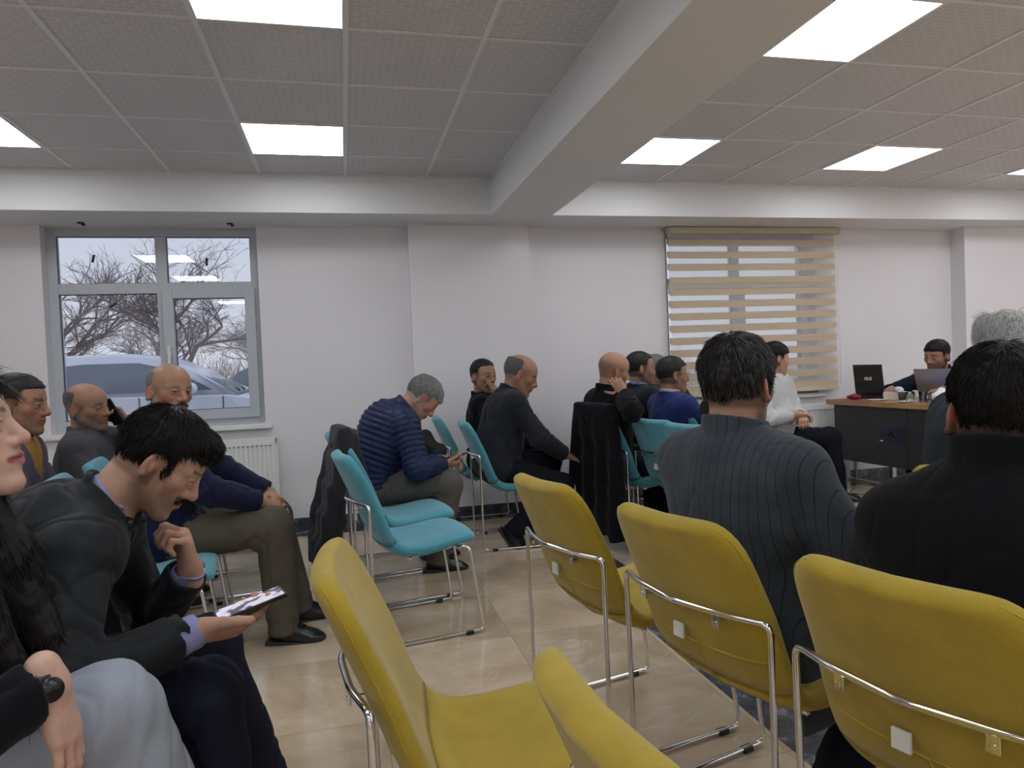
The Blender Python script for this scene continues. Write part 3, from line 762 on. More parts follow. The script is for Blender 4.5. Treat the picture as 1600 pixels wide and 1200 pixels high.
def strands(v, n, c, R, count, ln, wd, lift=.35, seed=1, whorl=(-.06, .0, .13), messy=.5, comb=None, zfun=None):
    """short hair fibres growing from the hair surface, swept away from the crown"""
    rs = np.random.RandomState(seed); idx = rs.randint(0, len(v), count); p = v[idx]+rs.normal(0, .0012, (count, 3)); nn = n[idx]
    l = (p-c)@R; d = l-np.array(whorl); d[:, 2] -= .03
    if comb is not None: d = d*.35/(np.linalg.norm(d, axis=1)[:, None]+1e-9)+np.array(comb)
    d = d@R.T; d -= nn*(d*nn).sum(1)[:, None]; d /= np.linalg.norm(d, axis=1)[:, None]+1e-9
    d = d+rs.normal(0, messy*.5, (count, 3)); d -= nn*(d*nn).sum(1)[:, None]*.9; d /= np.linalg.norm(d, axis=1)[:, None]+1e-9
    L = ln*(.6+.8*rs.rand(count))[:, None]; d0 = d+nn*lift; d0 /= np.linalg.norm(d0, axis=1)[:, None]
    pts = [p-nn*.002]
    for k, (fa, li) in enumerate(((.33, lift), (.33, lift*.3), (.34, -lift*.4))):
        dd = d+nn*li; dd /= np.linalg.norm(dd, axis=1)[:, None]; pts.append(pts[-1]+dd*L*fa)
    side = np.cross(d, nn); side /= np.linalg.norm(side, axis=1)[:, None]+1e-9
    ws = [wd, wd*.9, wd*.7, wd*.15]; V = []
    for q, w_ in zip(pts, ws): V += [q+side*w_, q-side*w_*.5+nn*w_*.8, q-side*w_*.5-nn*w_*.8]
    V = np.stack(V, 1); F = []
    for i in range(3):
        for k in range(3): F.append([i*3+k, i*3+(k+1) % 3, i*3+3+(k+1) % 3, i*3+3+k])
    F = np.array(F); F = (F[None]+(np.arange(count)*12)[:, None, None]).reshape(-1, 4)
    return V.reshape(-1, 3), F, np.repeat(.12+.88*rs.rand(count), 12)

# ------------------------------------------------------------ hands
def hand_prims(wr, fd, pn, side, s=1, curl=.5, curls=None, spread=.10, thumb=(.45, .25), pts=None):
    """wr wrist, fd finger direction, pn palm normal (out of the palm). side +1 left, -1 right. returns prims"""
    x = nrm(fd); z = -nrm(np.asarray(pn)-x*(np.asarray(pn)@x)); y = np.cross(z, x)     # z = back of hand
    ty = -side                     # thumb side along y : left hand palm down has thumb to the right
    T = lambda a, b_, c_: wr+(x*a+y*b_*ty+z*c_)*s
    L = [RC(T(-.03, 0, 0), T(.012, 0, 0), .026*s, .026*s, .015)]
    base = [(.088, .030, .000), (.092, .009, .003), (.088, -.012, .002), (.080, -.031, -.002)]
    rr = [.0098, .0100, .0096, .0084]; ln = [(.042, .026, .020), (.046, .029, .021), (.043, .027, .020), (.034, .021, .018)]
    for (bx_, by, bz), r in zip(base, rr): L.append(RC(T(.012, by*.55, 0), T(bx_, by, bz), .0165*s, .0118*s, .013))
    L.append(EL(T(.050, 0, -.003), (.044*s, .036*s, .0145*s), np.stack([x, y*ty, z], 1), .014))
    cu = curls or [(curl*1.0, curl*1.3, curl*.8)]*4
    for i, ((bx_, by, bz), r, l3) in enumerate(zip(base, rr, ln)):
        a = 0; q = T(bx_, by, bz); sp = spread*(1.5-i)*.6
        for j, (cc, l) in enumerate(zip(cu[i], l3)):
            a += cc; d = (x*math.cos(sp)+y*ty*math.sin(sp))*math.cos(a)-z*math.sin(a)
            e = q+d*l*s; L.append(RC(q, e, r*s*(1-.07*j), r*s*(1-.07*(j+1)), .0035)); q = e
            if pts is not None: pts.append(e)
    # thumb
    op_, cl = thumb; q = T(.022, .024, -.004); d = nrm(x*math.cos(op_)*.8+y*ty*math.sin(op_+.35)-z*cl)
    e = q+d*.042*s; L.append(RC(q, e, .0165*s, .0125*s, .012)); d2 = nrm(d+x*.35-z*cl*.4); f = e+d2*.031*s; L.append(RC(e, f, .0118*s, .0108*s, .004))
    d3 = nrm(d2+x*.25-z*cl*.3); g = f+d3*.026*s; L.append(RC(f, g, .0108*s, .0088*s, .003))
    return L

# ------------------------------------------------------------ skeleton
def ik(a, b, l1, l2, hint):
    d = b-a; D = np.linalg.norm(d); D2 = min(D, (l1+l2)*.995); b = a+d/D*D2
    x = (l1*l1-l2*l2+D2*D2)/(2*D2); hgt = math.sqrt(max(0, l1*l1-x*x)); u = d/D; hn = nrm(np.asarray(hint)-u*(np.asarray(hint)@u))
    return a+u*x+hn*hgt, b
def solve(o):
    """local frame: x forward, y left, z up, origin on the floor under the seat"""
    s = o.get('s', 1.); S = {}
    hip = V3(*o.get('hip', (-.06, 0, .565))); L = math.radians(o.get('lean', 5)); side = math.radians(o.get('side', 0)); tw = math.radians(o.get('twist', 0))
    dr = lambda a, b_: nrm(V3(math.sin(a)*math.cos(b_), math.sin(b_), math.cos(a)*math.cos(b_)))
    hu = o.get('hunch', .25)
    waist = hip+.17*s*dr(L*.55, side*.6); chest = waist+.16*s*dr(L*1.0, side); up2 = dr(L*(1+hu), side*1.1); nb = chest+.185*s*up2
    up = dr(L, side); f0 = V3(math.cos(tw), math.sin(tw), 0); left = nrm(np.cross(up, f0)); fwd = np.cross(left, up); RC_ = np.stack([fwd, left, up], 1)
    sh = o.get('shw', .175)*s; shf = o.get('shf', .01)
    shs = {k: nb-up*o.get('shd', .070)*s+left*sg*sh+fwd*shf+V3(0, 0, o.get('shrug', {}).get(k, 0)) for k, sg in (('l', 1), ('r', -1))}
    yaw, pitch, roll = o.get('head', (0, 5, 0)); RH = frame_ypr(yaw, pitch, roll)
    npch = math.radians(o.get('neck', L*57.3*.6+pitch*.4)); nd = nrm(dr(npch, side+math.radians(roll)*.4)+f0*0)
    piv = nb+o.get('nkl', .075)*s*nd; hc = piv+RH@V3(.012, 0, .070)*s
    S.update(hip=hip, waist=waist, chest=chest, nb=nb, up=up, left=left, fwd=fwd, RC=RC_, RH=RH, piv=piv, hc=hc, nd=nd, s=s)
    for k, sg in (('l', 1), ('r', -1)):
        W = o.get('hand_'+k); S['sh'+k] = shs[k]
        w = V3(*W['w']); el, w = ik(shs[k], w, .285*s, .255*s, W.get('hint', (-.3, sg*.6, -1)))
        S['el'+k] = el; S['wr'+k] = w; S['fd'+k] = nrm(W.get('fd', w-el)); S['pn'+k] = nrm(W.get('pn', (0, 0, -1)))
        Lg = o.get('leg_'+k, {}); hj = hip+V3(0, sg*.085*s, -.01); an = V3(*Lg.get('a', (.36, sg*.10, .085)))
        ls = o.get('ls', 1.06)*s; kn, an = ik(hj, an, .43*ls, .415*ls, Lg.get('hint', (.6, sg*.12, 1)))
        S['hj'+k] = hj; S['kn'+k] = kn; S['an'+k] = an; S['ft'+k] = nrm(Lg.get('fd', (1, sg*.15, -.12)))
    return S
def full_body(S, o):
    m = o.get('mass', 1.); s = S['s']; L = []; R = S['RC']; bl = o.get('belly', 0)
    L.append(EL(S['hip']+[0, 0, .01], (.115*m, .16*m, .105), None, .03)); L.append(EL(S['waist']+S['fwd']*(.01+bl*.4), (.105*m+bl, .145*m+bl*.5, .14), R, .06))
    L.append(EL(S['chest']+S['up']*.02, (.108*m, .155*m, .165*s), R, .06))
    for k in 'lr':
        L.append(RC(S['nb']-S['up']*.040, S['sh'+k], .046*m, .044*m, .06)); L.append(RC(S['sh'+k], S['el'+k], .045*m, .038*m, .03)); L.append(RC(S['el'+k], S['wr'+k], .041*m, .0255, .02))
        L.append(RC(S['hj'+k], S['kn'+k], .082*m, .056*m, .04)); L.append(RC(S['kn'+k], S['an'+k], .054*m, .031, .03))
        L.append(RC(S['an'+k], S['an'+k]+S['ft'+k]*.12+[0, 0, -.045], .028, .018, .02)); L.append(SP(S['an'+k]-S['ft'+k]*.02+[0, 0, -.040], .024, .02))
        W = o['hand_'+k]
        L += hand_prims(S['wr'+k], S['fd'+k], S['pn'+k], 1 if k == 'l' else -1, o.get('hs', s*.98), W.get('curl', .5), W.get('curls'), W.get('spread', .1), W.get('thumb', (.45, .25)))
    L.append(RC(S['nb']-S['nd']*.03, S['piv']+S['RH']@V3(-.018, 0, .03), .060*(m*.5+.5), .056*(m*.5+.5), .03))
    L += head_prims(S['hc'], S['RH'], o.get('face', {}))
    return L
def upper_garment(S, o, g):
    """jacket, coat, jumper or shirt. g: t thickness, hem length, open V, collar, quilt"""
    m = o.get('mass', 1.); s = S['s']; t = g.get('t', .016); R = S['RC']; bl = o.get('belly', 0); L = []; q = g.get('quilt'); qe = (q[0], q[1], .3) if q else None
    L.append(EL(S['chest']+S['up']*.015, (.108*m+t, .155*m+t, .17*s+t), R, .06, q=qe)); L.append(EL(S['waist']+S['fwd']*(.01+bl*.4), (.105*m+bl+t, .145*m+bl*.5+t, .15+t), R, .07, q=qe))
    hem = g.get('hem', .02)
    L.append(EL(S['hip']+[0, 0, .03], (.120*m+t, .162*m+t, .105+hem), None, .06, q=qe, clip=[(S['hip']+[0, 0, -.055-hem], V3(0, 0, -1))]))
    st = g.get('st', t)
    for k in 'lr':
        c = g.get('cuff', .012); e, w = S['el'+k], S['wr'+k]; d = nrm(w-e); end = w-d*c; cl = g.get('sleeve_clip', 1)
        L.append(RC(S['nb']-S['up']*.045, S['sh'+k]+S['up']*g.get('pad', 0), .046*m+t*.8, .043*m+t*.9, .07)); L.append(RC(S['sh'+k], e, .047*m+st, .041*m+st, .035, q=q))
        L.append(RC(lerp(S['sh'+k], S['nb'], .25)-S['up']*.03, lerp(S['sh'+k], S['nb'], .3)-S['up']*.13, .060*m+t*.7, .065*m+t*.6, .06))
        L.append(RC(e, end+d*.03, .044*m+st, .029+st*.9+g.get('flare', 0), .02, q=q, clip=[(end, d)]))
        L.append(RC(end-d*.012, end+d*.05, .026+st*.55, .028+st*.65+g.get('flare', 0), .003, op=1))
    if g.get('skirt'):              # long coat lying over the thighs
        for k in 'lr':
            kn = S['kn'+k]; hj = S['hj'+k]; e = lerp(hj, kn, g['skirt']); L.append(RC(hj, e, .098*m, .085*m, .05, clip=[(e, nrm(kn-hj))]))
    for p in (L if g.get('hemz') else ()): pass
    if g.get('drop'):               # coat tails hanging beside and behind the seat
        for yy, zz in g['drop']: L.append(P('bx', S['hip']+V3(g.get('dropx', -.02), yy, -zz/2), ra=V3(.10, .016, zz/2+.05), rb=.012, k=.03))
    V = g.get('vopen')
    if V:
        f = S['fwd']; u = S['up']; l = S['left']; lo = S['waist']+u*V[0]; top = S['nb']
        pts = lo+f*.16*m; n1 = nrm(l*1.0-u*V[1]); n2 = nrm(-l-u*V[1])
        L.append(P('bx', lerp(lo, top, .55)+f*.14*m, ra=V3(.115, .30, .40), rb=.002, R=R, k=.004, op=1, clip=[(lo, n1), (lo, n2)]))
        for sg in (1, -1):          # rolled lapels
            A = lo+f*(.112*m+t); Bp = top+l*sg*.058+f*.035-u*.01; Mx = lerp(A, Bp, .55)+f*.030+l*sg*.02
            L.append(RC(A, Mx, .006, .015, .010)); L.append(RC(Mx, Bp, .015, .011, .010))
    cr = g.get('collar')
    nk = np.stack([nrm(np.cross(S['left'], S['nd'])), S['left'], S['nd']], 1)
    if cr:
        L.append(P('ring', S['nb']+S['nd']*cr.get('z', .012)-S['fwd']*.004, ra=(cr.get('r', .074), cr.get('r', .074)), h=cr.get('h', .018), rb=cr.get('w', .007), R=nk, k=cr.get('k', .012)))
    if g.get('neckhole', 1): L.append(RC(S['nb']+S['nd']*.018, S['nb']+S['nd']*.16+S['fwd']*.02, .062, .066, .006, op=1))
    js = []
    for k in 'lr':
        a1 = nrm(S['el'+k]-S['sh'+k]); a2 = nrm(S['wr'+k]-S['el'+k]); js += [(S['el'+k], nrm(a1+a2), .085), (lerp(S['wr'+k], S['el'+k], .12), a2, .045), (S['sh'+k]-S['up']*.04, a1, .06)]
    js.append((S['waist']-S['up']*.02, S['up'], .13))
    return L, folds(js, g.get('fold', .0045), g.get('base', .0022), g.get('seed', 1))
def trousers(S, o, t=.012, fold=.0045, seed=2, cuff=.0, folds=folds):
    m = o.get('mass', 1.); L = [EL(S['hip']+[0, 0, .0], (.118*m+t*.5, .165*m+t*.5, .108), None, .03)]; js = []
    for k in 'lr':
        a, b_, c = S['hj'+k], S['kn'+k], S['an'+k]; d = nrm(c-b_); end = c+d*(.035+cuff)
        L.append(RC(a, b_, .088*m+t*.6, .062*m+t, .04)); L.append(RC(b_, end+d*.02, .062*m+t, .050+t, .03, clip=[(end, d)])); L.append(RC(end-d*.02, end+d*.06, .046, .050, .003, op=1))
        js += [(b_-nrm(b_-a)*.05-V3(0, 0, .05), nrm(nrm(b_-a)+d), .10), (lerp(a, b_, .15)+V3(0, 0, .04), nrm(b_-a), .09), (c-d*.03, d, .06)]
    return L, folds(js, fold, .002, seed)
def shoe_prims(S, k, sc=1):
    a = S['an'+k]; f = S['ft'+k].copy(); dn = nrm(np.cross(f, np.cross(f, V3(0, 0, 1)))); R = np.stack([f, np.cross(-dn, f), -dn], 1)
    T = lambda x, y, z: a+R@V3(x, y, z)*sc
    L = [RC(T(-.035, 0, -.035), T(.03, 0, -.03), .036, .040, .02), RC(T(0, 0, .01), T(.0, 0, -.02), .043, .044, .02), RC(T(.03, 0, -.025), T(.135, 0, -.050), .041, .030, .03),
         EL(T(.135, 0, -.055), (.062, .045, .030), R, .02), EL(T(.06, 0, -.05), (.10, .040, .035), R, .02)]
    so = [P('bx', T(.055, 0, -.080), ra=V3(.128, .043, .010), rb=.008, R=R, k=.004), P('bx', T(-.035, 0, -.080), ra=V3(.035, .036, .012), rb=.006, R=R, k=.004)]
    clip = (T(0, 0, -.076), -R[:, 2])
    for p in L: p.clip = [clip]
    return L, so
def stripe_coord(v, S):
    return (v-S['chest'])@S['left']
# ------------------------------------------------------------ people
def skin_mat():
    m, nt, b = nodes_of('skin'); at = add(nt, 'ShaderNodeAttribute', attribute_name='col'); b.inputs['Roughness'].default_value = .48; b.inputs['Specular IOR Level'].default_value = .35
    f = noise(nt, 45, 4); mx = add(nt, 'ShaderNodeMixRGB', blend_type='MULTIPLY'); mx.inputs[0].default_value = 1
    lk(nt, at.outputs['Color'], mx.inputs[1]); lk(nt, ramp(nt, f, [(.3, (.90, .86, .84)), (.7, (1.04, 1.03, 1.02))]), mx.inputs[2]); lk(nt, mx.outputs[0], b.inputs['Base Color'])
    b.inputs['Subsurface Weight'].default_value = .12; b.inputs['Subsurface Radius'].default_value = (.012, .005, .003); b.inputs['Subsurface Scale'].default_value = 1
    g = noise(nt, 420, 3); bump(nt, b, g, .12, .0008); return m
mSkin = skin_mat()
def hair_mat(name, c, c2=None, frac=0):
    if name in MATS: return MATS[name]
    # per-fibre tone in attribute 'st' (0 = underlying mass); frac = share of pale fibres
    m, nt, b = nodes_of(name); b.inputs['Roughness'].default_value = .5; b.inputs['Specular IOR Level'].default_value = .25
    at = add(nt, 'ShaderNodeAttribute', attribute_name='st'); c2 = c2 or [x*1.8 for x in c]
    e = max(.15, 1-frac-.12); lk(nt, ramp(nt, at.outputs['Fac'], [(0, [q*.8+w*.2*frac for q, w in zip(c, c2)]), (e, [q*.85+w*.15 for q, w in zip(c, c2)]), (min(.97, e+.12), c2)]), b.inputs['Base Color'])
    bump(nt, b, noise(nt, 300, 2), .5, .001); MATS[name] = m; return m
hBlack = hair_mat('black_hair', (.010, .008, .008), (.022, .019, .018)); hPepper = hair_mat('salt_and_pepper_hair', (.010, .009, .010), (.13, .12, .12), .16)
hGrey = hair_mat('grey_hair', (.15, .145, .145), (.40, .40, .41), .55); hWhite = hair_mat('white_hair', (.36, .35, .35), (.72, .72, .72), .7)
hDark = hair_mat('dark_grey_hair', (.016, .015, .015), (.12, .12, .12), .22)
SK = V3(.44, .255, .175); SK2 = V3(.37, .205, .135); SK3 = V3(.50, .31, .225)
mGlossBlk = plain('watch_black', (.01, .01, .012), .15); hStub = hair_mat('grey_stubble', (.10, .095, .09), (.24, .235, .23), .4)
mShoe = plain('black_leather', (.012, .012, .013), .28, 0, 30, .1, .2, .001); mSole = plain('rubber_sole', (.015, .015, .016), .6)
mSockB = fabric('black_sock', (.012, .012, .013), 500); mSock = fabric('grey_sock', (.25, .25, .27), 500)
def person(o):
    fc0 = o.setdefault('face', {}); fc0.setdefault('hd', 1.07); r = empty('person', (o['x'], o['y'], 0), math.radians(o.get('deg', 10))); tag(r, o['label'], 'person', o.get('group'))
    S = solve(o); h = o.get('h', .0045); fc = o.get('face', {})
    v, f = mesh_solid(full_body(S, o), h)
    base = np.asarray(o.get('skin', SK)); col = paint_head(v, S['hc'], S['RH'], fc, base)
    for k in 'lr':           # knuckles and palms a touch redder
        d = np.linalg.norm(v-(S['wr'+k]+S['fd'+k]*.10), axis=1); w = np.clip(1-d/.07, 0, 1)[:, None]*.35; col = col*(1-w)+base*V3(1.1, .80, .75)*w
    me = npmesh('body', v, f, mSkin, col=col); link('body', me, None, r)
    hr = o.get('hair')
    if hr:
        hv, hf = mesh_solid(hair_prims(S['hc'], S['RH'], dict(hr, hd=fc.get('hd', 1))), hr.get('h', max(.0028, h*.8)), disp=(lambda p, q_=min(1, hr['thick']/.014): q_*(.0024*swirl(p, 70, 2)+.0016*swirl(p, 160, 5))), damp=.004)
        n = vnormals(hv, hf); cnt = hr.get('n', 1500); ht = np.zeros(len(hv))
        if cnt:
            sv, sf, s_t = strands(hv, n, S['hc'], S['RH'], cnt, hr.get('len', .018), hr.get('w', .0011), hr.get('lift', .3), o.get('seed', 1), messy=hr.get('messy', .5), comb=hr.get('comb'))
            hf = np.concatenate([hf, sf+len(hv)]); hv = np.concatenate([hv, sv]); ht = np.concatenate([ht, s_t])
        link('hair', npmesh('hair', hv, hf, hr['mat'], st=ht), None, r)
    T = lambda x, y, z: S['hc']+S['RH']@V3(x, y, z)*fc.get('hd', 1)
    if fc.get('moustache'):
        mm, mat = fc['moustache']; L = []
        for sg in (1, -1): L.append(RC(T(.101, sg*.003, -.046), T(.088, sg*.029, -.053), .0068*mm, .0042*mm, .006))
        mv, mf = mesh_solid(L, .0016, disp=lambda p: .001*swirl(p, 260, 1), damp=.002)
        sv, sf, s_t = strands(mv, vnormals(mv, mf), S['hc'], S['RH'], 260, .008, .0007, .3, 3, comb=(0, 0, -1.2)); link('moustache', npmesh('moustache', np.concatenate([mv, sv]), np.concatenate([mf, sf+len(mv)]), mat, st=np.r_[np.zeros(len(mv)), s_t]), None, r)
    for g in o['wear']:
        k = g['kind']; gh = g.get('h', max(.005, h))
        if k == 'up':
            L, dp = upper_garment(S, o, g); gv, gf = mesh_solid(L, gh, disp=dp, damp=.007)
            link(g['name'], npmesh(g['name'], gv, gf, g['mat'], st=stripe_coord(gv, S)), None, r)
        elif k == 'trousers':
            L, dp = trousers(S, o, g.get('t', .012), g.get('fold', .0045), g.get('seed', 2), g.get('cuff', 0)); gv, gf = mesh_solid(L, gh, disp=dp, damp=.007)
            link(g.get('name', 'trousers'), npmesh('trousers', gv, gf, g['mat'], st=stripe_coord(gv, S)), None, r)
        elif k == 'shoes':
            for q in 'lr':
                L, so = shoe_prims(S, q, g.get('sc', 1)); sv, sf = mesh_solid(L, .004, disp=lambda p: .0012*swirl(p, 40, 3), damp=.003)
                sh = link('shoe', npmesh('shoe', sv, sf, g.get('mat', mShoe)), None, r); sv, sf = mesh_solid(so, .004); so_ = link('sole', npmesh('sole', sv, sf, g.get('sole', mSole)), None, sh)
                link('sock', npmesh('sock', *mesh_solid([RC(S['an'+q], S['an'+q]+nrm(S['kn'+q]-S['an'+q])*.13, .038, .046, .02), RC(S['an'+q], S['an'+q]+S['ft'+q]*.08+[0, 0, -.028], .038, .030, .02)], .005), g.get('sock', mSockB)), None, r)
    for ex in o.get('extra', []): ex(r, S)
    return r, S
def watch(k, strap, face, off=.03):
    def fn(r, S):
        d = nrm(S['wr'+k]-S['el'+k]); c = S['wr'+k]-d*off; bk = -S['pn'+k]; bk = nrm(bk-d*(bk@d)); s = np.cross(d, bk)
        pts = [c+(bk*math.cos(a)+s*math.sin(a))*.0305 for a in np.linspace(0, 2*PI, 25)[:-1]]
        R = np.stack([d, s, bk], 1); L = []
        for a in np.linspace(0, 2*PI, 25)[:-1]: L.append(P('bx', c+(bk*math.cos(a)+s*math.sin(a))*.0305, ra=V3(.010, .0055, .0018), rb=.001, R=np.stack([d, -bk*math.sin(a)+s*math.cos(a), bk*math.cos(a)+s*math.sin(a)], 1), k=.002))
        v, f = mesh_solid(L, .0012); w = link('watch', npmesh('watch', v, f, strap), None, r)
        Vv, Ff = lathe([(0, .004), (.015, .004), (.0175, .003), (.0175, -.003), (0, -.003)], 20); Vv = [tuple((c+bk*.034)+R@V3(y, x, z)) for x, y, z in Vv]; pymesh('watch_case', Vv, Ff, face, w)
    return fn
def glasses(mat):
    def fn(r, S):
        T = lambda x, y, z: S['hc']+S['RH']@V3(x, y, z)*1.07; ps = []
        for sg in (1, -1):
            pts = [T(.103-.004*abs(math.cos(a)), sg*(.033+.024*math.cos(a)), .006+.016*math.sin(a)) for a in np.linspace(0, 2*PI, 19)[:-1]]
            ps.append(tube(pts, .0013, 5, closed=True)); ps.append(tube([T(.099, sg*.057, .011), T(.085, sg*.078, .012), T(.02, sg*.083, .012), T(-.012, sg*.083, .006), T(-.022, sg*.082, -.012)], .0014, 5))
        ps.append(tube([T(.104, .010, .010), T(.107, 0, .013), T(.104, -.010, .010)], .0012, 5)); pymesh('glasses', *merge(ps), mat, r)
    return fn
fNavyQ = fabric('navy_quilted_nylon', (.024, .032, .082), 500, .38, .10, .15, .0, 7)
fSuitDk = fabric('dark_suit_wool', (.020, .023, .032), 900, .85, .12, .3, .1)
fBlack = fabric('black_knit', (.008, .008, .010), 500, .95, .2, .5, .05); fBlack2 = fabric('black_wool', (.007, .0075, .011), 700, .95, .2, .4, .06)
fBomber = fabric('black_bomber_cloth', (.014, .017, .020), 700, .55, .15, .2, .05)
fNavy = fabric('navy_wool', (.012, .014, .042), 600, .95, .12, .5, .1); fRoyal = fabric('royal_blue_suit', (.025, .040, .16), 800, .8, .1, .3, .1)
fKhaki = fabric('khaki_brown_cloth', (.105, .092, .070), 700, .9, .12); fTaupe = fabric('taupe_cloth', (.115, .105, .092), 700, .9, .12)
fCharc = fabric('charcoal_jacket_cloth', (.080, .077, .086), 600, .8, .12, .3); fOchre = fabric('ochre_knit', (.36, .20, .055), 400, .95, .1, .5)
fPurp = fabric('mauve_grey_shirt', (.11, .095, .13), 600, .9, .1); fDkTr = fabric('black_trouser_cloth', (.010, .011, .016), 700, .9, .15)
fNvTr = fabric('navy_trouser_cloth', (.020, .023, .042), 700, .85, .12); fPin = fabric('pinstriped_slate_wool', (.052, .063, .078), 900, .85, .14, .4, .1, 14, stripe=(.022, (.022, .028, .036), .09))
fShirtB = fabric('light_blue_shirt', (.20, .30, .62), 900, .8, .05, .2); fShirtW = fabric('white_knit', (.58, .60, .60), 350, .95, .05, .6); fShirtL = fabric('lavender_shirt', (.30, .31, .55), 900, .8, .06, .2)
fLtTr = fabric('pale_grey_blue_cloth', (.36, .40, .47), 900, .75, .05, .2); fSlate = fabric('slate_jacket_cloth', (.035, .043, .052), 700, .85, .12); fBrown = fabric('brown_black_cloth', (.022, .016, .018), 700, .9, .15)
fNavyJk = fabric('dark_navy_jacket', (.012, .018, .045), 700, .7, .12)
sh = lambda **k: dict(kind='shoes', **k)
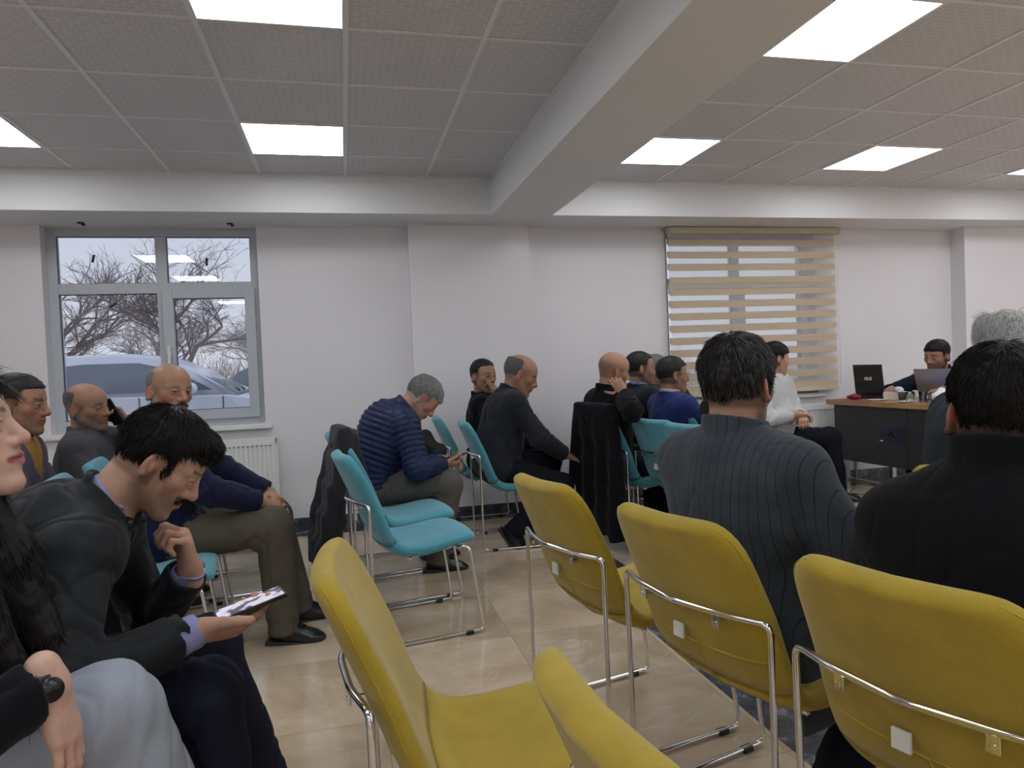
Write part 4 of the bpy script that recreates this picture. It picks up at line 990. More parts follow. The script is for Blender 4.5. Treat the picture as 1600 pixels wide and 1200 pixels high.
PEOPLE = [
 dict(id='P2', x=-.705, y=1.74, deg=8, label='young man in a black bomber jacket looking down at his phone, hand at his chin', lean=30, hunch=.75, ls=1.12, neck=50, head=(-2, 40, 0), h=.0032, skin=SK3, mass=.98, hip=(-.105, 0, .54), seed=4,
  hand_l=dict(w=(.33, .04, .78), hint=(.05, .3, -1), fd=(-.10, -.12, 1), pn=(-1, -.25, -.1), curls=[(.9, 1.3, .8), (1.0, 1.4, .8), (1.1, 1.5, .9), (1.2, 1.5, .9)], thumb=(.3, .3)),
  hand_r=dict(w=(.345, -.25, .72), hint=(-.4, -.9, -.8), fd=(.95, .18, -.12), pn=(-.15, .55, .8), curls=[(.35, .5, .3), (.5, .9, .6), (.6, 1.0, .6), (.7, 1.0, .6)], thumb=(.35, -.15)),
  leg_l=dict(a=(.48, .28, .085)), leg_r=dict(a=(.40, -.20, .10), fd=(1, -.1, -.12)), face=dict(hd=.94, moustache=(.55, hBlack), haircol=(.012, .009, .008), stubble=.35, scalp=.5, moustache_paint=.75, closed=1, nose=1.12, lash=1, ruddy=.5, jaw=.95),
  hair=dict(mat=hBlack, thick=.010, n=9000, len=.024, w=.0011, lift=.3, messy=.5, quiff=1, hairline=.070, nape=.012),
  wear=[dict(kind='up', name='shirt', mat=fShirtL, t=.004, hem=.0, cuff=-.012, collar=dict(h=.011, w=.005, r=.063, z=.024), st=.006, fold=.002, base=.001, h=.004),
        dict(kind='up', name='jacket', mat=fBomber, t=.020, hem=.03, cuff=.012, collar=dict(h=.022, w=.008, r=.076, z=.008), vopen=(.12, .12), pad=.006, fold=.007, seed=3, h=.0045),
        dict(kind='trousers', mat=fNvTr, fold=.005, h=.0045), sh(mat=mShoe)],
  extra=[watch('l', mBlack, mChrome, .02)]),
 dict(id='P1', x=-.835, y=1.27, deg=12, label='woman at the left edge with long dark hair, black top and pale trousers', lean=27, hunch=.2, neck=20, ls=1.08, head=(-6, -10, 0), h=.0032, skin=V3(.60, .40, .32), mass=.86, s=.96, hip=(-.02, .0, .58), shw=.165, seed=6, hs=.93,
  hand_l=dict(w=(.22, .04, .74), hint=(-.3, .9, -.8), fd=(.8, -.45, -.1), pn=(0, 0, -1), curl=.4), hand_r=dict(w=(.36, -.20, .80), hint=(-.3, -.8, -.8), fd=(.25, -.05, -1), pn=(-.9, .2, -.3), curls=[(.2, .35, .2)]*4, thumb=(.4, .2), spread=.05),
  leg_l=dict(a=(.40, .10, .085)), leg_r=dict(a=(.55, .0, .26), hint=(.1, 0, 1), fd=(.7, 0, -.7)), face=dict(haircol=(.014, .010, .010), lip=(.30, .07, .085), hd=.93, nose=1.02, jaw=.86, wide=.95, ruddy=.8, gaze=.0, gazez=.25, lash=1),
  hair=dict(mat=hBlack, thick=.018, n=5000, len=.05, comb=(0, 0, -1.6), messy=.2, lift=.05, long=1, h=.0035, hairline=.078),
  wear=[dict(kind='up', name='jumper', mat=fBlack2, t=.016, hem=.03, cuff=.022, collar=dict(h=.02, w=.008, r=.072), h=.0045, fold=.006),
        dict(kind='trousers', mat=fLtTr, t=.030, fold=.009, h=.0045, seed=9), sh()],
  extra=[watch('r', mBlack, mGlossBlk, .012)]),
 dict(id='P3', x=-1.44, y=3.55, deg=8, label='man at the left edge in an ochre jumper under a dark waistcoat', lean=6, head=(-14, 6, 0), neck=14, skin=SK2, mass=1.05, hip=(-.06, 0, .50), seed=7,
  hand_l=dict(w=(.30, .10, .66)), hand_r=dict(w=(.30, -.10, .66)), face=dict(haircol=(.035, .03, .03), scalp=.9, stubble=.30, nose=1.1, ruddy=.8), hair=dict(mat=hDark, thick=.006, n=3500, len=.010, h=.004, hairline=.082),
  wear=[dict(kind='up', name='jumper', mat=fOchre, t=.012, hem=.03, collar=dict(h=.02, w=.007)), dict(kind='up', name='waistcoat', mat=fPurp, t=.026, st=.016, hem=.02, cuff=.02, vopen=(.0, .45), collar=dict(h=.014, w=.008)), dict(kind='trousers', mat=fDkTr, h=.007), sh()]),
 dict(id='P4', x=-1.36, y=4.25, deg=2, label='bald grey-bearded man in a charcoal jacket holding a phone to his ear', lean=2, head=(-22, 4, -8), neck=8, skin=SK2, mass=1.12, belly=.02, seed=8, shrug=dict(l=.02, r=.0), hip=(-.04, 0, .45),
  hand_l=dict(w=(.16, .045, 1.015), hint=(.4, .9, -.6), fd=(-.50, -.25, .85), pn=(-.5, -.85, 0), curls=[(.5, .6, .4), (.6, .7, .5), (.7, .8, .5), (.8, .9, .5)], thumb=(.6, .2)), hand_r=dict(w=(.30, -.12, .64)),
  face=dict(haircol=(.10, .095, .09), scalp=.75, bald=1, stubble=.6, beardcol=(.13, .12, .12), ruddy=.8, wide=1.05, jaw=1.1), hair=dict(mat=hStub, thick=.005, bald=1, n=1500, len=.006, h=.004),
  wear=[dict(kind='up', name='jacket', mat=fCharc, t=.026, hem=.03, collar=dict(h=.014, w=.010, r=.080), fold=.008, seed=11, vopen=None), dict(kind='trousers', mat=fDkTr, h=.007), sh()]),
 dict(id='P5', x=-.76, y=3.50, deg=6, label='bald man in a navy coat and khaki trousers looking back towards us', lean=4, head=(-52, 3, 4), neck=8, skin=SK2, mass=1.06, hip=(-.08, 0, .525), ls=1.12, belly=.01, seed=9, h=.004,
  hand_l=dict(w=(.395, .03, .66), hint=(-.5, .8, -.6), fd=(.5, -.75, -.25), pn=(-.3, -.3, -.9), curl=.8), hand_r=dict(w=(.35, -.125, .655), hint=(-.5, -.8, -.5), fd=(.75, .5, -.25), pn=(-.2, .3, -.9), curl=.9),
  leg_r=dict(a=(.42, -.15, .085), fd=(1, -.25, -.1)), leg_l=dict(a=(.50, .12, .085), fd=(1, .0, -.1)),
  face=dict(haircol=(.20, .19, .19), scalp=.55, bald=1, stubble=.25, beardcol=(.25, .24, .23), ruddy=.9, moustache=(.8, hDark), nose=1.08, gaze=-.1), hair=dict(mat=hGrey, thick=.0045, bald=1, n=1500, len=.006, h=.004),
  wear=[dict(kind='up', name='coat', mat=fNavy, t=.024, hem=.05, skirt=.45, cuff=.015, collar=dict(h=.014, w=.010), fold=.006, h=.005), dict(kind='trousers', mat=fKhaki, t=.020, fold=.007, h=.005), sh()]),
 dict(id='P6', x=.19, y=4.40, deg=6, label='grey-haired man in a quilted navy jacket dozing over his phone', lean=23, hunch=1.0, neck=58, head=(-4, 50, 0), skin=SK, mass=1.10, ls=1.1, belly=.02, seed=10, hip=(-.08, 0, .54), h=.004,
  hand_l=dict(w=(.40, .02, .66), hint=(-.4, .9, -.7), fd=(.85, -.45, -.1), pn=(0, -.3, -.9), curl=.6), hand_r=dict(w=(.365, -.125, .645), hint=(-.4, -.8, -.7), fd=(.9, .35, -.1), pn=(-.1, .5, .8), curl=.6),
  leg_r=dict(a=(.30, -.16, .085), hint=(.7, -.2, 1)), leg_l=dict(a=(.34, .14, .085)), face=dict(haircol=(.25, .25, .25), stubble=.2, scalp=.5, closed=1, ruddy=.8, nose=1.1),
  hair=dict(mat=hGrey, thick=.009, n=6000, len=.022, w=.0010, h=.004, hairline=.068),
  wear=[dict(kind='up', name='jacket', mat=fNavyQ, t=.032, st=.026, hem=.045, cuff=.012, quilt=(.009, .034, 0), collar=dict(h=.028, w=.010, r=.082, z=.012), fold=.003, base=.0015, h=.0045), dict(kind='trousers', mat=fTaupe, t=.018, fold=.006, h=.005), sh()]),
 dict(id='P8', x=1.06, y=4.82, deg=0, label='balding moustached man in a long dark coat, head bowed, seated by the wall', lean=14, hunch=.6, neck=30, head=(-10, 24, 0), skin=SK2, mass=1.10, belly=.03, seed=11, h=.004, hip=(-.06, 0, .55),
  hand_l=dict(w=(.36, .08, .66), fd=(.8, -.5, -.3), curl=.6), hand_r=dict(w=(.42, -.16, .60), hint=(-.5, -.8, -.6), fd=(.9, .15, -.35), pn=(0, .3, -.9), curl=.45),
  leg_r=dict(a=(.02, -.20, .12), hint=(1, -.1, .6), fd=(.45, -.2, -.75)), leg_l=dict(a=(.30, .12, .085)), face=dict(haircol=(.16, .15, .15), bald=1, scalp=.5, closed=1, ruddy=1.0, nose=1.15, moustache=(1.15, hGrey), hd=1.16),
  hair=dict(mat=hStub, thick=.005, bald=1, n=2500, len=.010, h=.004),
  wear=[dict(kind='up', name='coat', mat=fSuitDk, t=.026, hem=.06, skirt=.35, cuff=.015, collar=dict(h=.020, w=.009, r=.080, z=.012), vopen=(.08, .16), pad=.008, fold=.005, h=.005), dict(kind='trousers', mat=fDkTr, t=.016, h=.005), sh()]),
 dict(id='P7', x=1.06, y=5.28, deg=-20, label='man against the wall with a hand over his mouth, half hidden behind the moustached man', lean=0, head=(-42, 0, 0), neck=6, skin=SK2, seed=12, hip=(-.04, 0, .50),
  hand_l=dict(w=(.27, .02, .66)), hand_r=dict(w=(.10, -.23, 1.03), hint=(.5, -.6, -.8), fd=(-.15, .75, .55), pn=(-.8, .3, -.2), curls=[(.6, .7, .4)]*4, thumb=(.7, .1)), face=dict(haircol=(.04, .035, .035), scalp=.7, stubble=.3, gaze=-.1),
  hair=dict(mat=hDark, thick=.005, n=2500, len=.010, h=.004, hairline=.088), wear=[dict(kind='up', name='jacket', mat=fBlack, t=.022, collar=dict(h=.014, w=.009)), dict(kind='trousers', mat=fDkTr, h=.007), sh()]),
 dict(id='P9', x=1.83, y=4.59, deg=12, label='bald man in a black jumper scratching the back of his head', lean=0, head=(-8, 14, -6), neck=14, skin=SK, mass=1.12, seed=13, shrug=dict(r=.02, l=0), hip=(-.06, 0, .52),
  hand_l=dict(w=(.30, .08, .68)), hand_r=dict(w=(-.07, -.215, 1.025), hint=(-.35, -.83, -.9), fd=(-.45, .35, .85), pn=(.5, .8, .0), curls=[(.6, .9, .5), (.7, 1.0, .6), (.8, 1.0, .6), (.9, 1.1, .6)], thumb=(.9, .1)),
  face=dict(haircol=(.10, .07, .06), scalp=.5, bald=1, stubble=.2, ruddy=.9, wide=1.04), wear=[dict(kind='up', name='jumper', mat=fBlack, t=.024, collar=dict(h=.020, w=.010, r=.078), fold=.007, cuff=.012), dict(kind='trousers', mat=fDkTr, h=.007), sh()]),
 dict(id='P10', x=2.26, y=5.10, deg=8, label='man with cropped hair in a light blue shirt and dark suit, behind the bald man', lean=2, head=(-18, 2, 0), neck=6, skin=SK2, mass=1.05, seed=14, hip=(-.05, 0, .51),
  hand_l=dict(w=(.30, .1, .66)), hand_r=dict(w=(.30, -.1, .66)), face=dict(haircol=(.05, .045, .045), scalp=.8, stubble=.45, ruddy=.5, nose=1.1), hair=dict(mat=hDark, thick=.005, n=2500, len=.006, h=.004, hairline=.088),
  wear=[dict(kind='up', name='shirt', mat=fShirtB, t=.005, hem=0, collar=dict(h=.02, w=.005, r=.068, z=.022), base=.001, fold=.002), dict(kind='up', name='jacket', mat=fSuitDk, t=.020, vopen=(.06, .30), collar=dict(h=.012, w=.008, r=.082), pad=.008), dict(kind='trousers', mat=fDkTr, h=.007), sh()]),
 dict(id='P11', x=2.50, y=5.50, deg=0, label='grey-haired man in the far corner resting his forehead on his hand', lean=12, head=(-6, 18, 0), neck=22, skin=SK, seed=15, hip=(-.10, 0, .50),
  hand_l=dict(w=(.26, .1, .66)), hand_r=dict(w=(.17, -.15, 1.04), hint=(.5, -.5, -.8), fd=(-.15, .45, .9), pn=(-.4, .9, 0), curl=.5), face=dict(haircol=(.2, .2, .2), scalp=.5), hair=dict(mat=hGrey, thick=.010, n=600, len=.014, h=.005),
  wear=[dict(kind='up', name='jacket', mat=fSuitDk, t=.022, collar=dict(h=.014, w=.009)), dict(kind='trousers', mat=fDkTr, h=.008), sh()]),
 dict(id='P12', x=2.44, y=4.68, deg=8, label='man in glasses and a royal blue suit seated before the teal chair backs', lean=-3, head=(-12, 2, 0), neck=8, skin=SK2, mass=1.10, seed=16, hip=(-.14, 0, .46),
  hand_l=dict(w=(.28, .1, .66)), hand_r=dict(w=(.28, -.12, .66)), face=dict(haircol=(.06, .06, .06), scalp=.8, stubble=.2, nose=1.05), hair=dict(mat=hDark, thick=.006, n=3500, len=.012, h=.004, hairline=.075),
  wear=[dict(kind='up', name='shirt', mat=fShirtW, t=.004, hem=0, collar=dict(h=.02, w=.005, r=.067, z=.024), base=.001, fold=.002), dict(kind='up', name='jacket', mat=fRoyal, t=.022, collar=dict(h=.014, w=.008, r=.080, z=.006), pad=.010, vopen=(.06, .26), fold=.004), dict(kind='trousers', mat=fNvTr, h=.007), sh()],
  extra=[glasses(mBlack)]),
 dict(id='P13', x=2.34, y=4.02, deg=10, label='person in a brown-black jacket beside the royal blue suit, head hidden by the pinstripe man', lean=14, head=(-10, 10, 0), neck=20, skin=SK2, mass=1.05, seed=17, hip=(-.06, 0, .50), s=.95,
  hand_l=dict(w=(.30, .1, .66)), hand_r=dict(w=(.30, -.12, .66)), face=dict(haircol=(.03, .03, .03), scalp=.8), hair=dict(mat=hBlack, thick=.010, n=500, h=.005),
  wear=[dict(kind='up', name='jacket', mat=fBrown, t=.022, collar=dict(h=.014, w=.009)), dict(kind='trousers', mat=fDkTr, h=.008), sh()]),
 dict(id='P15', x=3.45, y=5.12, deg=-62, label='person in a white jumper and black trousers seated sideways before the blind', lean=4, head=(55, 6, 0), neck=10, skin=SK3, mass=1.12, belly=.04, seed=18, hip=(-.06, 0, .545),
  hand_l=dict(w=(.22, .0, .74), hint=(-.3, .8, -.8), fd=(.5, -.75, -.35), curl=.9), hand_r=dict(w=(.20, -.07, .76), hint=(-.3, -.8, -.8), fd=(.6, .7, 0), curl=.6),
  leg_r=dict(a=(.34, -.22, .085), hint=(.6, -.5, 1)), leg_l=dict(a=(.30, .42, .085), hint=(.6, .9, 1), fd=(.8, .4, -.1)), face=dict(haircol=(.02, .02, .02), scalp=.8), hair=dict(mat=hBlack, thick=.012, n=2500, len=.016, h=.0045),
  wear=[dict(kind='up', name='jumper', mat=fShirtW, t=.026, hem=.04, collar=dict(h=.016, w=.009), fold=.007, cuff=.03), dict(kind='trousers', mat=fDkTr, t=.020, h=.006), sh(mat=mShoe, sock=mSock)]),
 dict(id='P16', x=5.09, y=5.04, deg=196, label='dark-haired man in a navy jacket looking over the silver laptop', lean=26, head=(-2, 10, 4), neck=30, skin=SK2, seed=19, hip=(-.10, 0, .57), h=.004, mass=1.05,
  hand_l=dict(w=(.44, .20, .90), hint=(-.3, 1, -.4), fd=(.9, -.3, -.1)), hand_r=dict(w=(.42, -.25, .90), hint=(-.3, -1, -.4), fd=(.9, .3, -.1)), face=dict(haircol=(.012, .01, .01), scalp=.8, stubble=.6, gaze=-.25, ruddy=.5), hair=dict(mat=hBlack, thick=.009, n=3000, len=.016, h=.004, hairline=.066),
  wear=[dict(kind='up', name='jacket', mat=fNavyJk, t=.022, collar=dict(h=.018, w=.009), fold=.005), dict(kind='trousers', mat=fDkTr, h=.008), sh()]),
 dict(id='P17', x=1.97, y=1.84, deg=2, label='white-haired balding man in a slate jacket at the right edge, before the black jumper', lean=14, side=-2, head=(28, 10, 0), neck=20, nkl=.062, skin=SK, seed=20, mass=1.08, hip=(-.04, 0, .58), s=1.03, shw=.155, shd=.10,
  hand_l=dict(w=(.32, .12, .68)), hand_r=dict(w=(.32, -.12, .68)), face=dict(haircol=(.45, .44, .44), scalp=.35, bald=1, ruddy=1.2, wide=1.03), hair=dict(mat=hWhite, thick=.008, bald=.75, n=7000, len=.028, w=.0010, h=.004, messy=.8, lift=.5),
  wear=[dict(kind='up', name='jacket', mat=fSlate, t=.024, collar=dict(h=.014, w=.009), pad=.008), dict(kind='trousers', mat=fDkTr, h=.007), sh()]),
 dict(id='P14', x=.99, y=1.68, deg=17, label='man with thick greying black hair seen from behind in a pinstriped slate jacket', lean=-1, hunch=2.2, head=(13, 4, 0), neck=12, nkl=.058, skin=SK, seed=21, mass=1.12, hip=(.03, 0, .515), shd=.09, h=.004, shw=.19,
  hand_l=dict(w=(.36, .10, .70), hint=(-.4, .9, -.8)), hand_r=dict(w=(.30, -.14, .68), hint=(-.5, -1, -.6)), leg_l=dict(a=(.46, .02, .36), hint=(.6, .3, 1.2)), leg_r=dict(a=(.22, -.13, .085)),
  face=dict(hd=1.04, haircol=(.03, .03, .03), scalp=.6, stubble=.75, beardcol=(.16, .15, .15), ruddy=.9), hair=dict(mat=hPepper, thick=.013, n=14000, len=.026, w=.0010, lift=.28, h=.0032, messy=.45, nape=-.008, hairline=.066),
  wear=[dict(kind='up', name='jacket', mat=fPin, t=.024, hem=.06, drop=((-.20, .16),), dropx=.06, collar=dict(h=.024, w=.008, r=.077, z=.016, k=.006), pad=.012, fold=.004, base=.0010, h=.0045), dict(kind='trousers', mat=fDkTr, h=.006), sh(sock=mSock)]),
 dict(id='P18', x=1.16, y=1.055, deg=26, label='man with short black hair in a black jumper filling the right edge', lean=3, hunch=.3, head=(28, 6, 0), neck=12, nkl=.045, skin=SK, seed=22, mass=1.16, hip=(.03, 0, .51), shd=.135, s=.95, h=.004, shw=.20,
  hand_l=dict(w=(.36, .10, .68), hint=(-.3, 1, -.6)), hand_r=dict(w=(.34, -.14, .68), hint=(-.5, -1, -.6)), face=dict(hd=1.02, haircol=(.012, .011, .011), scalp=.9, ruddy=1.2),
  hair=dict(mat=hBlack, thick=.009, n=14000, len=.020, w=.0010, lift=.25, h=.0032, messy=.45, nape=-.008), wear=[dict(kind='up', name='jumper', mat=fBlack, t=.024, hem=.05, collar=dict(h=.034, w=.010, r=.079, z=.020), fold=.005, h=.0045, base=.0011), dict(kind='trousers', mat=fDkTr, h=.006), sh()]),
]
# chairs whose sitter is turned keep their own angle; people are seated one by one
PS = {}
for o_ in PEOPLE:
    PS[o_['id']] = person(o_)
# ------------------------------------------------------------ desk and things on it
mOak = plain('oak_edge', (.42, .24, .11), .4)
m, nt, b = nodes_of('wood_top'); f = noise(nt, 4, 6, sc=(14, 1, 14)); lk(nt, ramp(nt, f, [(.3, (.30, .165, .075)), (.7, (.48, .29, .14))]), b.inputs['Base Color']); b.inputs['Roughness'].default_value = .38; mWood = m
mAnth = plain('anthracite_laminate', (.030, .031, .037), .45, 0, 20, .08)
mNavyP = plain('navy_plate', (.016, .022, .05), .4); mBlk2 = plain('gloss_black', (.008, .008, .009), .25)
DX, DY, DR = 4.295, 5.60, math.radians(3)
def dpt(x, y, z): return (DX+x*math.cos(DR)+y*math.sin(DR), DY+x*math.sin(DR)-y*math.cos(DR), z)     # x into the desk, y along it towards us
desk = empty('desk', (DX, DY, 0), DR); tag(desk, 'long desk with thick wooden top and anthracite front panels at the right', 'desk')
def D(name, a, b_, mat, bev=.002, par=None):
    a = (a[0], -a[1], a[2]); b_ = (b_[0], -b_[1], b_[2]); lo = [min(p, q) for p, q in zip(a, b_)]; hi = [max(p, q) for p, q in zip(a, b_)]
    return boxobj(name, lo, hi, mat, par or desk, bev)
D('desk_top', (0, 0, .765), (.75, 2.0, .81), mWood, .003)
D('front_panel', (.035, .06, .27), (.055, .86, .764), mAnth); D('front_panel', (.035, .865, .27), (.055, 1.94, .764), mAnth)
D('side_panel', (.055, .06, .27), (.70, .08, .764), mAnth); D('side_panel', (.055, 1.92, .27), (.70, 1.94, .764), mAnth)
for x, y in ((.10, .12), (.62, .12), (.10, 1.0), (.10, 1.88), (.62, 1.88)):
    D('leg', (x-.022, y-.022, 0), (x+.022, y+.022, .32), plain('brushed_steel', (.50, .50, .48), .3, 1), .004)
D('floor_rail', (.10, .14, .06), (.14, 1.86, .10), plain('brushed_steel', (.5, .5, .48), .3, 1), .004)
pl = D('emblem_plate', (.030, .60, .475), (.0349, .84, .60), mNavyP, .001)
arc = [(.028, -(.72+.035*math.cos(a)), .525+.045*math.sin(a)) for a in np.linspace(-.1, PI+.1, 15)]
tubeobj('emblem', [Vector(p) for p in arc], .009, mBlk2, pl, 6); D('emblem_mark', (.024, .715, .520), (.0299, .735, .540), mBlk2, .001, pl); D('label_spot', (.024, .595, .478), (.0299, .625, .487), mLabel, .0005, pl)
def laptop(cx, cy, w, dpth, hgt, mat, label, screen_tilt, lift=0, word=None):
    r = empty('laptop', dpt(cx, cy, .8105+lift), DR); tag(r, label, 'laptop')
    boxobj('base', (0, -w/2, 0), (dpth, w/2, .018), mBlk2 if mat is mBlk2 else mat, r, .004)
    boxobj('keyboard', (.03, -w/2+.02, .0181), (dpth-.09, w/2-.02, .0195), mBlack, r, .0005)
    R = Matrix.Rotation(-screen_tilt, 3, 'Y')
    l = boxobj('lid', (-.008, -w/2, .016), (0, w/2, .016+hgt), mat, r, .003, R, (0, 0, .016))
    boxobj('screen', (0.0002, -w/2+.012, .03), (.0012, w/2-.012, .016+hgt-.012), plain('dark_screen', (.01, .01, .012), .2), r, 0, R, (0, 0, .016))
    if word:
        c = bpy.data.curves.new('brand_word', 'FONT'); c.body = word; c.size = .040; c.extrude = .0004; c.align_x = 'CENTER'; c.align_y = 'CENTER'
        c.offset = .0012; t0 = bpy.data.objects.new('lettering', c); C.objects.link(t0); bpy.context.view_layer.update(); me = bpy.data.meshes.new_from_object(t0.evaluated_get(bpy.context.evaluated_depsgraph_get())); bpy.data.objects.remove(t0); me.materials.clear()
        t = link('brand_word', me, plain('bright_lettering', (.85, .85, .85), .3), l, False)
        mt = Matrix.Rotation(-screen_tilt, 4, 'Y') @ Matrix.Translation((-.0086, 0, hgt*.52)) @ Matrix(((0, 0, -1, 0), (-1, 0, 0, 0), (0, 1, 0, 0), (0, 0, 0, 1)))
        t.matrix_local = Matrix.Translation((0, 0, .016)) @ mt
    return r
laptop(.36, .15, .34, .25, .27, mBlk2, 'open black laptop with a bright word on its lid, left end of the desk', .10, .02, 'ASUS')
mSilver = plain('silver_aluminium', (.42, .43, .47), .30, .85, 4, .05)
laptop(.46, .77, .36, .25, .25, mSilver, 'open silver laptop in front of the man in the navy jacket', .22)
o = boxobj('laptop_sleeve', (-.17, -.20, 0), (.17, .20, .02), mBlack, None, .006); o.location = dpt(.40, .20, .8103); o.rotation_euler = (0, 0, DR); tag(o, 'flat black laptop sleeve lying under the black laptop', 'laptop sleeve')
# tissue box
r = empty('tissue_box', dpt(.22, .62, .8105), DR+.15); tag(r, 'white and blue box of tissues on the desk between the two laptops', 'tissue box')
boxobj('carton', (-.06, -.11, 0), (.06, .11, .072), plain('cream_card', (.62, .60, .52), .6), r, .006); boxobj('blue_top', (-.058, -.105, .0721), (.058, .06, .0735), plain('blue_print', (.03, .16, .52), .5), r, .0005)
boxobj('violet_print', (-.03, -.06, .0736), (.03, .02, .0745), plain('violet_print', (.12, .08, .42), .5), r, .0003)
v, f = mesh_solid([EL(V3(0, 0, .085), (.020, .035, .022)), EL(V3(.0, .01, .10), (.008, .020, .014))], .003, disp=lambda p: .004*swirl(p, 120, 1), damp=.006); link('tissue', npmesh('tissue', v, f, plain('tissue_paper', (.78, .78, .80), .9)), None, r)
# paper cup
r = empty('paper_cup', dpt(.13, .735, .8105)); tag(r, 'brown paper cup standing beside the tissue box', 'cup')
pymesh('cup_body', *lathe([(0, 0), (.026, 0), (.034, .082), (.0315, .082), (.024, .004), (0, .004)], 24), plain('brown_card', (.09, .055, .035), .6), r)
pymesh('rim', *tube([(.034*math.cos(a), .034*math.sin(a), .082) for a in np.linspace(0, 2*PI, 25)[:-1]], .0018, 6, True), mLabel, r)
# drinking glasses
mG, nt, b = nodes_of('clear_glass'); b.inputs['Transmission Weight'].default_value = 1; b.inputs['Roughness'].default_value = .02; b.inputs['IOR'].default_value = 1.45; b.inputs['Base Color'].default_value = (.92, .95, .96, 1)
GP = lathe([(0, .0), (.029, .0), (.035, .085), (.0335, .085), (.0275, .008), (0, .008)], 28)
for i, (x, y, lb) in enumerate(((.12, .82, 'clear drinking glass next to the brown paper cup'), (.14, .93, 'clear drinking glass in the middle of the three before the silver laptop'), (.10, 1.02, 'clear drinking glass nearest the crumpled tissues'))):
    o = pymesh('drinking_glass', GP[0], GP[1], mG); o.location = dpt(x, y, .8105); tag(o, lb, 'glass', 'drinking glasses on the desk')
# crumpled tissues
for i, (x, y, s, lb) in enumerate(((.12, 1.12, .055, 'crumpled white tissue heaped at the right end of the glasses'), (.20, 1.20, .045, 'second crumpled white tissue behind the larger heap'))):
    v, f = mesh_solid([EL(V3(0, 0, s*.7), (s*1.2, s*1.3, s*.8)), EL(V3(s*.3, s*.2, s*1.3), (s*.4, s*.5, s*.6))], .004, disp=lambda p: .012*np.abs(swirl(p, 60, 3)), damp=.014); o = link('crumpled_tissue', npmesh('crumpled_tissue', v-[0, 0, v[:, 2].min()], f, plain('tissue_paper', (.78, .78, .80), .9)), None); o.location = dpt(x, y, .8105); tag(o, lb, 'tissue', 'crumpled tissues on the desk')
# saucers, small sweets, red pouch
for i, (x, y, lb) in enumerate(((.10, .50, 'white saucer on the desk edge left of the tissue box'), (.07, .84, 'white saucer with wrapped sweets before the drinking glasses'))):
    o = pymesh('saucer', *lathe([(0, 0), (.04, 0), (.075, .010), (.073, .013), (.04, .004), (0, .004)], 28), plain('porcelain', (.72, .72, .74), .25)); o.location = dpt(x, y, .8104); tag(o, lb, 'saucer', 'white saucers')
for k in range(7):
    a = k*1.9; o = pymesh('wrapped_sweet', *lathe([(0, 0), (.006, .001), (.010, .006), (.008, .012), (0, .014)], 8), [plain('gold_foil', (.45, .33, .08), .3, .8), plain('cream_card', (.6, .6, .5), .6)][k % 2]); o.location = dpt(.07+.035*math.cos(a)*(.4+.08*k), .84+.035*math.sin(a)*(.4+.08*k), .816); tag(o, 'small wrapped sweet lying in the saucer', 'sweet', 'sweets in the saucer')
v, f = mesh_solid([EL(V3(0, 0, .018), (.055, .065, .022)), RC(V3(-.04, -.04, .02), V3(.04, .03, .03), .012, .012)], .004, disp=lambda p: .003*swirl(p, 90, 2), damp=.005); o = link('pouch', npmesh('pouch', v-[0, 0, v[:, 2].min()], f, plain('dark_red_cloth', (.20, .012, .03), .7)), None); o.location = dpt(.10, .24, .8125); tag(o, 'small dark red pouch lying on the desk before the black laptop', 'pouch')
o = boxobj('folder', (-.08, -.20, 0), (.08, .20, .0015), plain('pink_card', (.42, .05, .12), .6)); o.location = dpt(.09, .27, .8102); o.rotation_euler = (0, 0, DR); tag(o, 'flat crimson folder under the red pouch', 'folder')
# cables and adapter under the desk
tag(tubeobj('cable', bez([dpt(.16, .15, .30), dpt(.12, .2, .02), dpt(-.1, .35, .006), dpt(.15, .6, .006), dpt(.2, .9, .006), dpt(.3, 1.2, .006)], 8, .1), .004, mBlack, n=6), 'black cable looping over the floor below the desk', 'cable')
o = boxobj('power_adapter', (-.09, -.035, 0), (.09, .035, .03), mBlack, None, .006); o.location = dpt(-.12, .30, .001); o.rotation_euler = (0, 0, 1.2); tag(o, 'black power adapter on the floor before the desk', 'adapter')

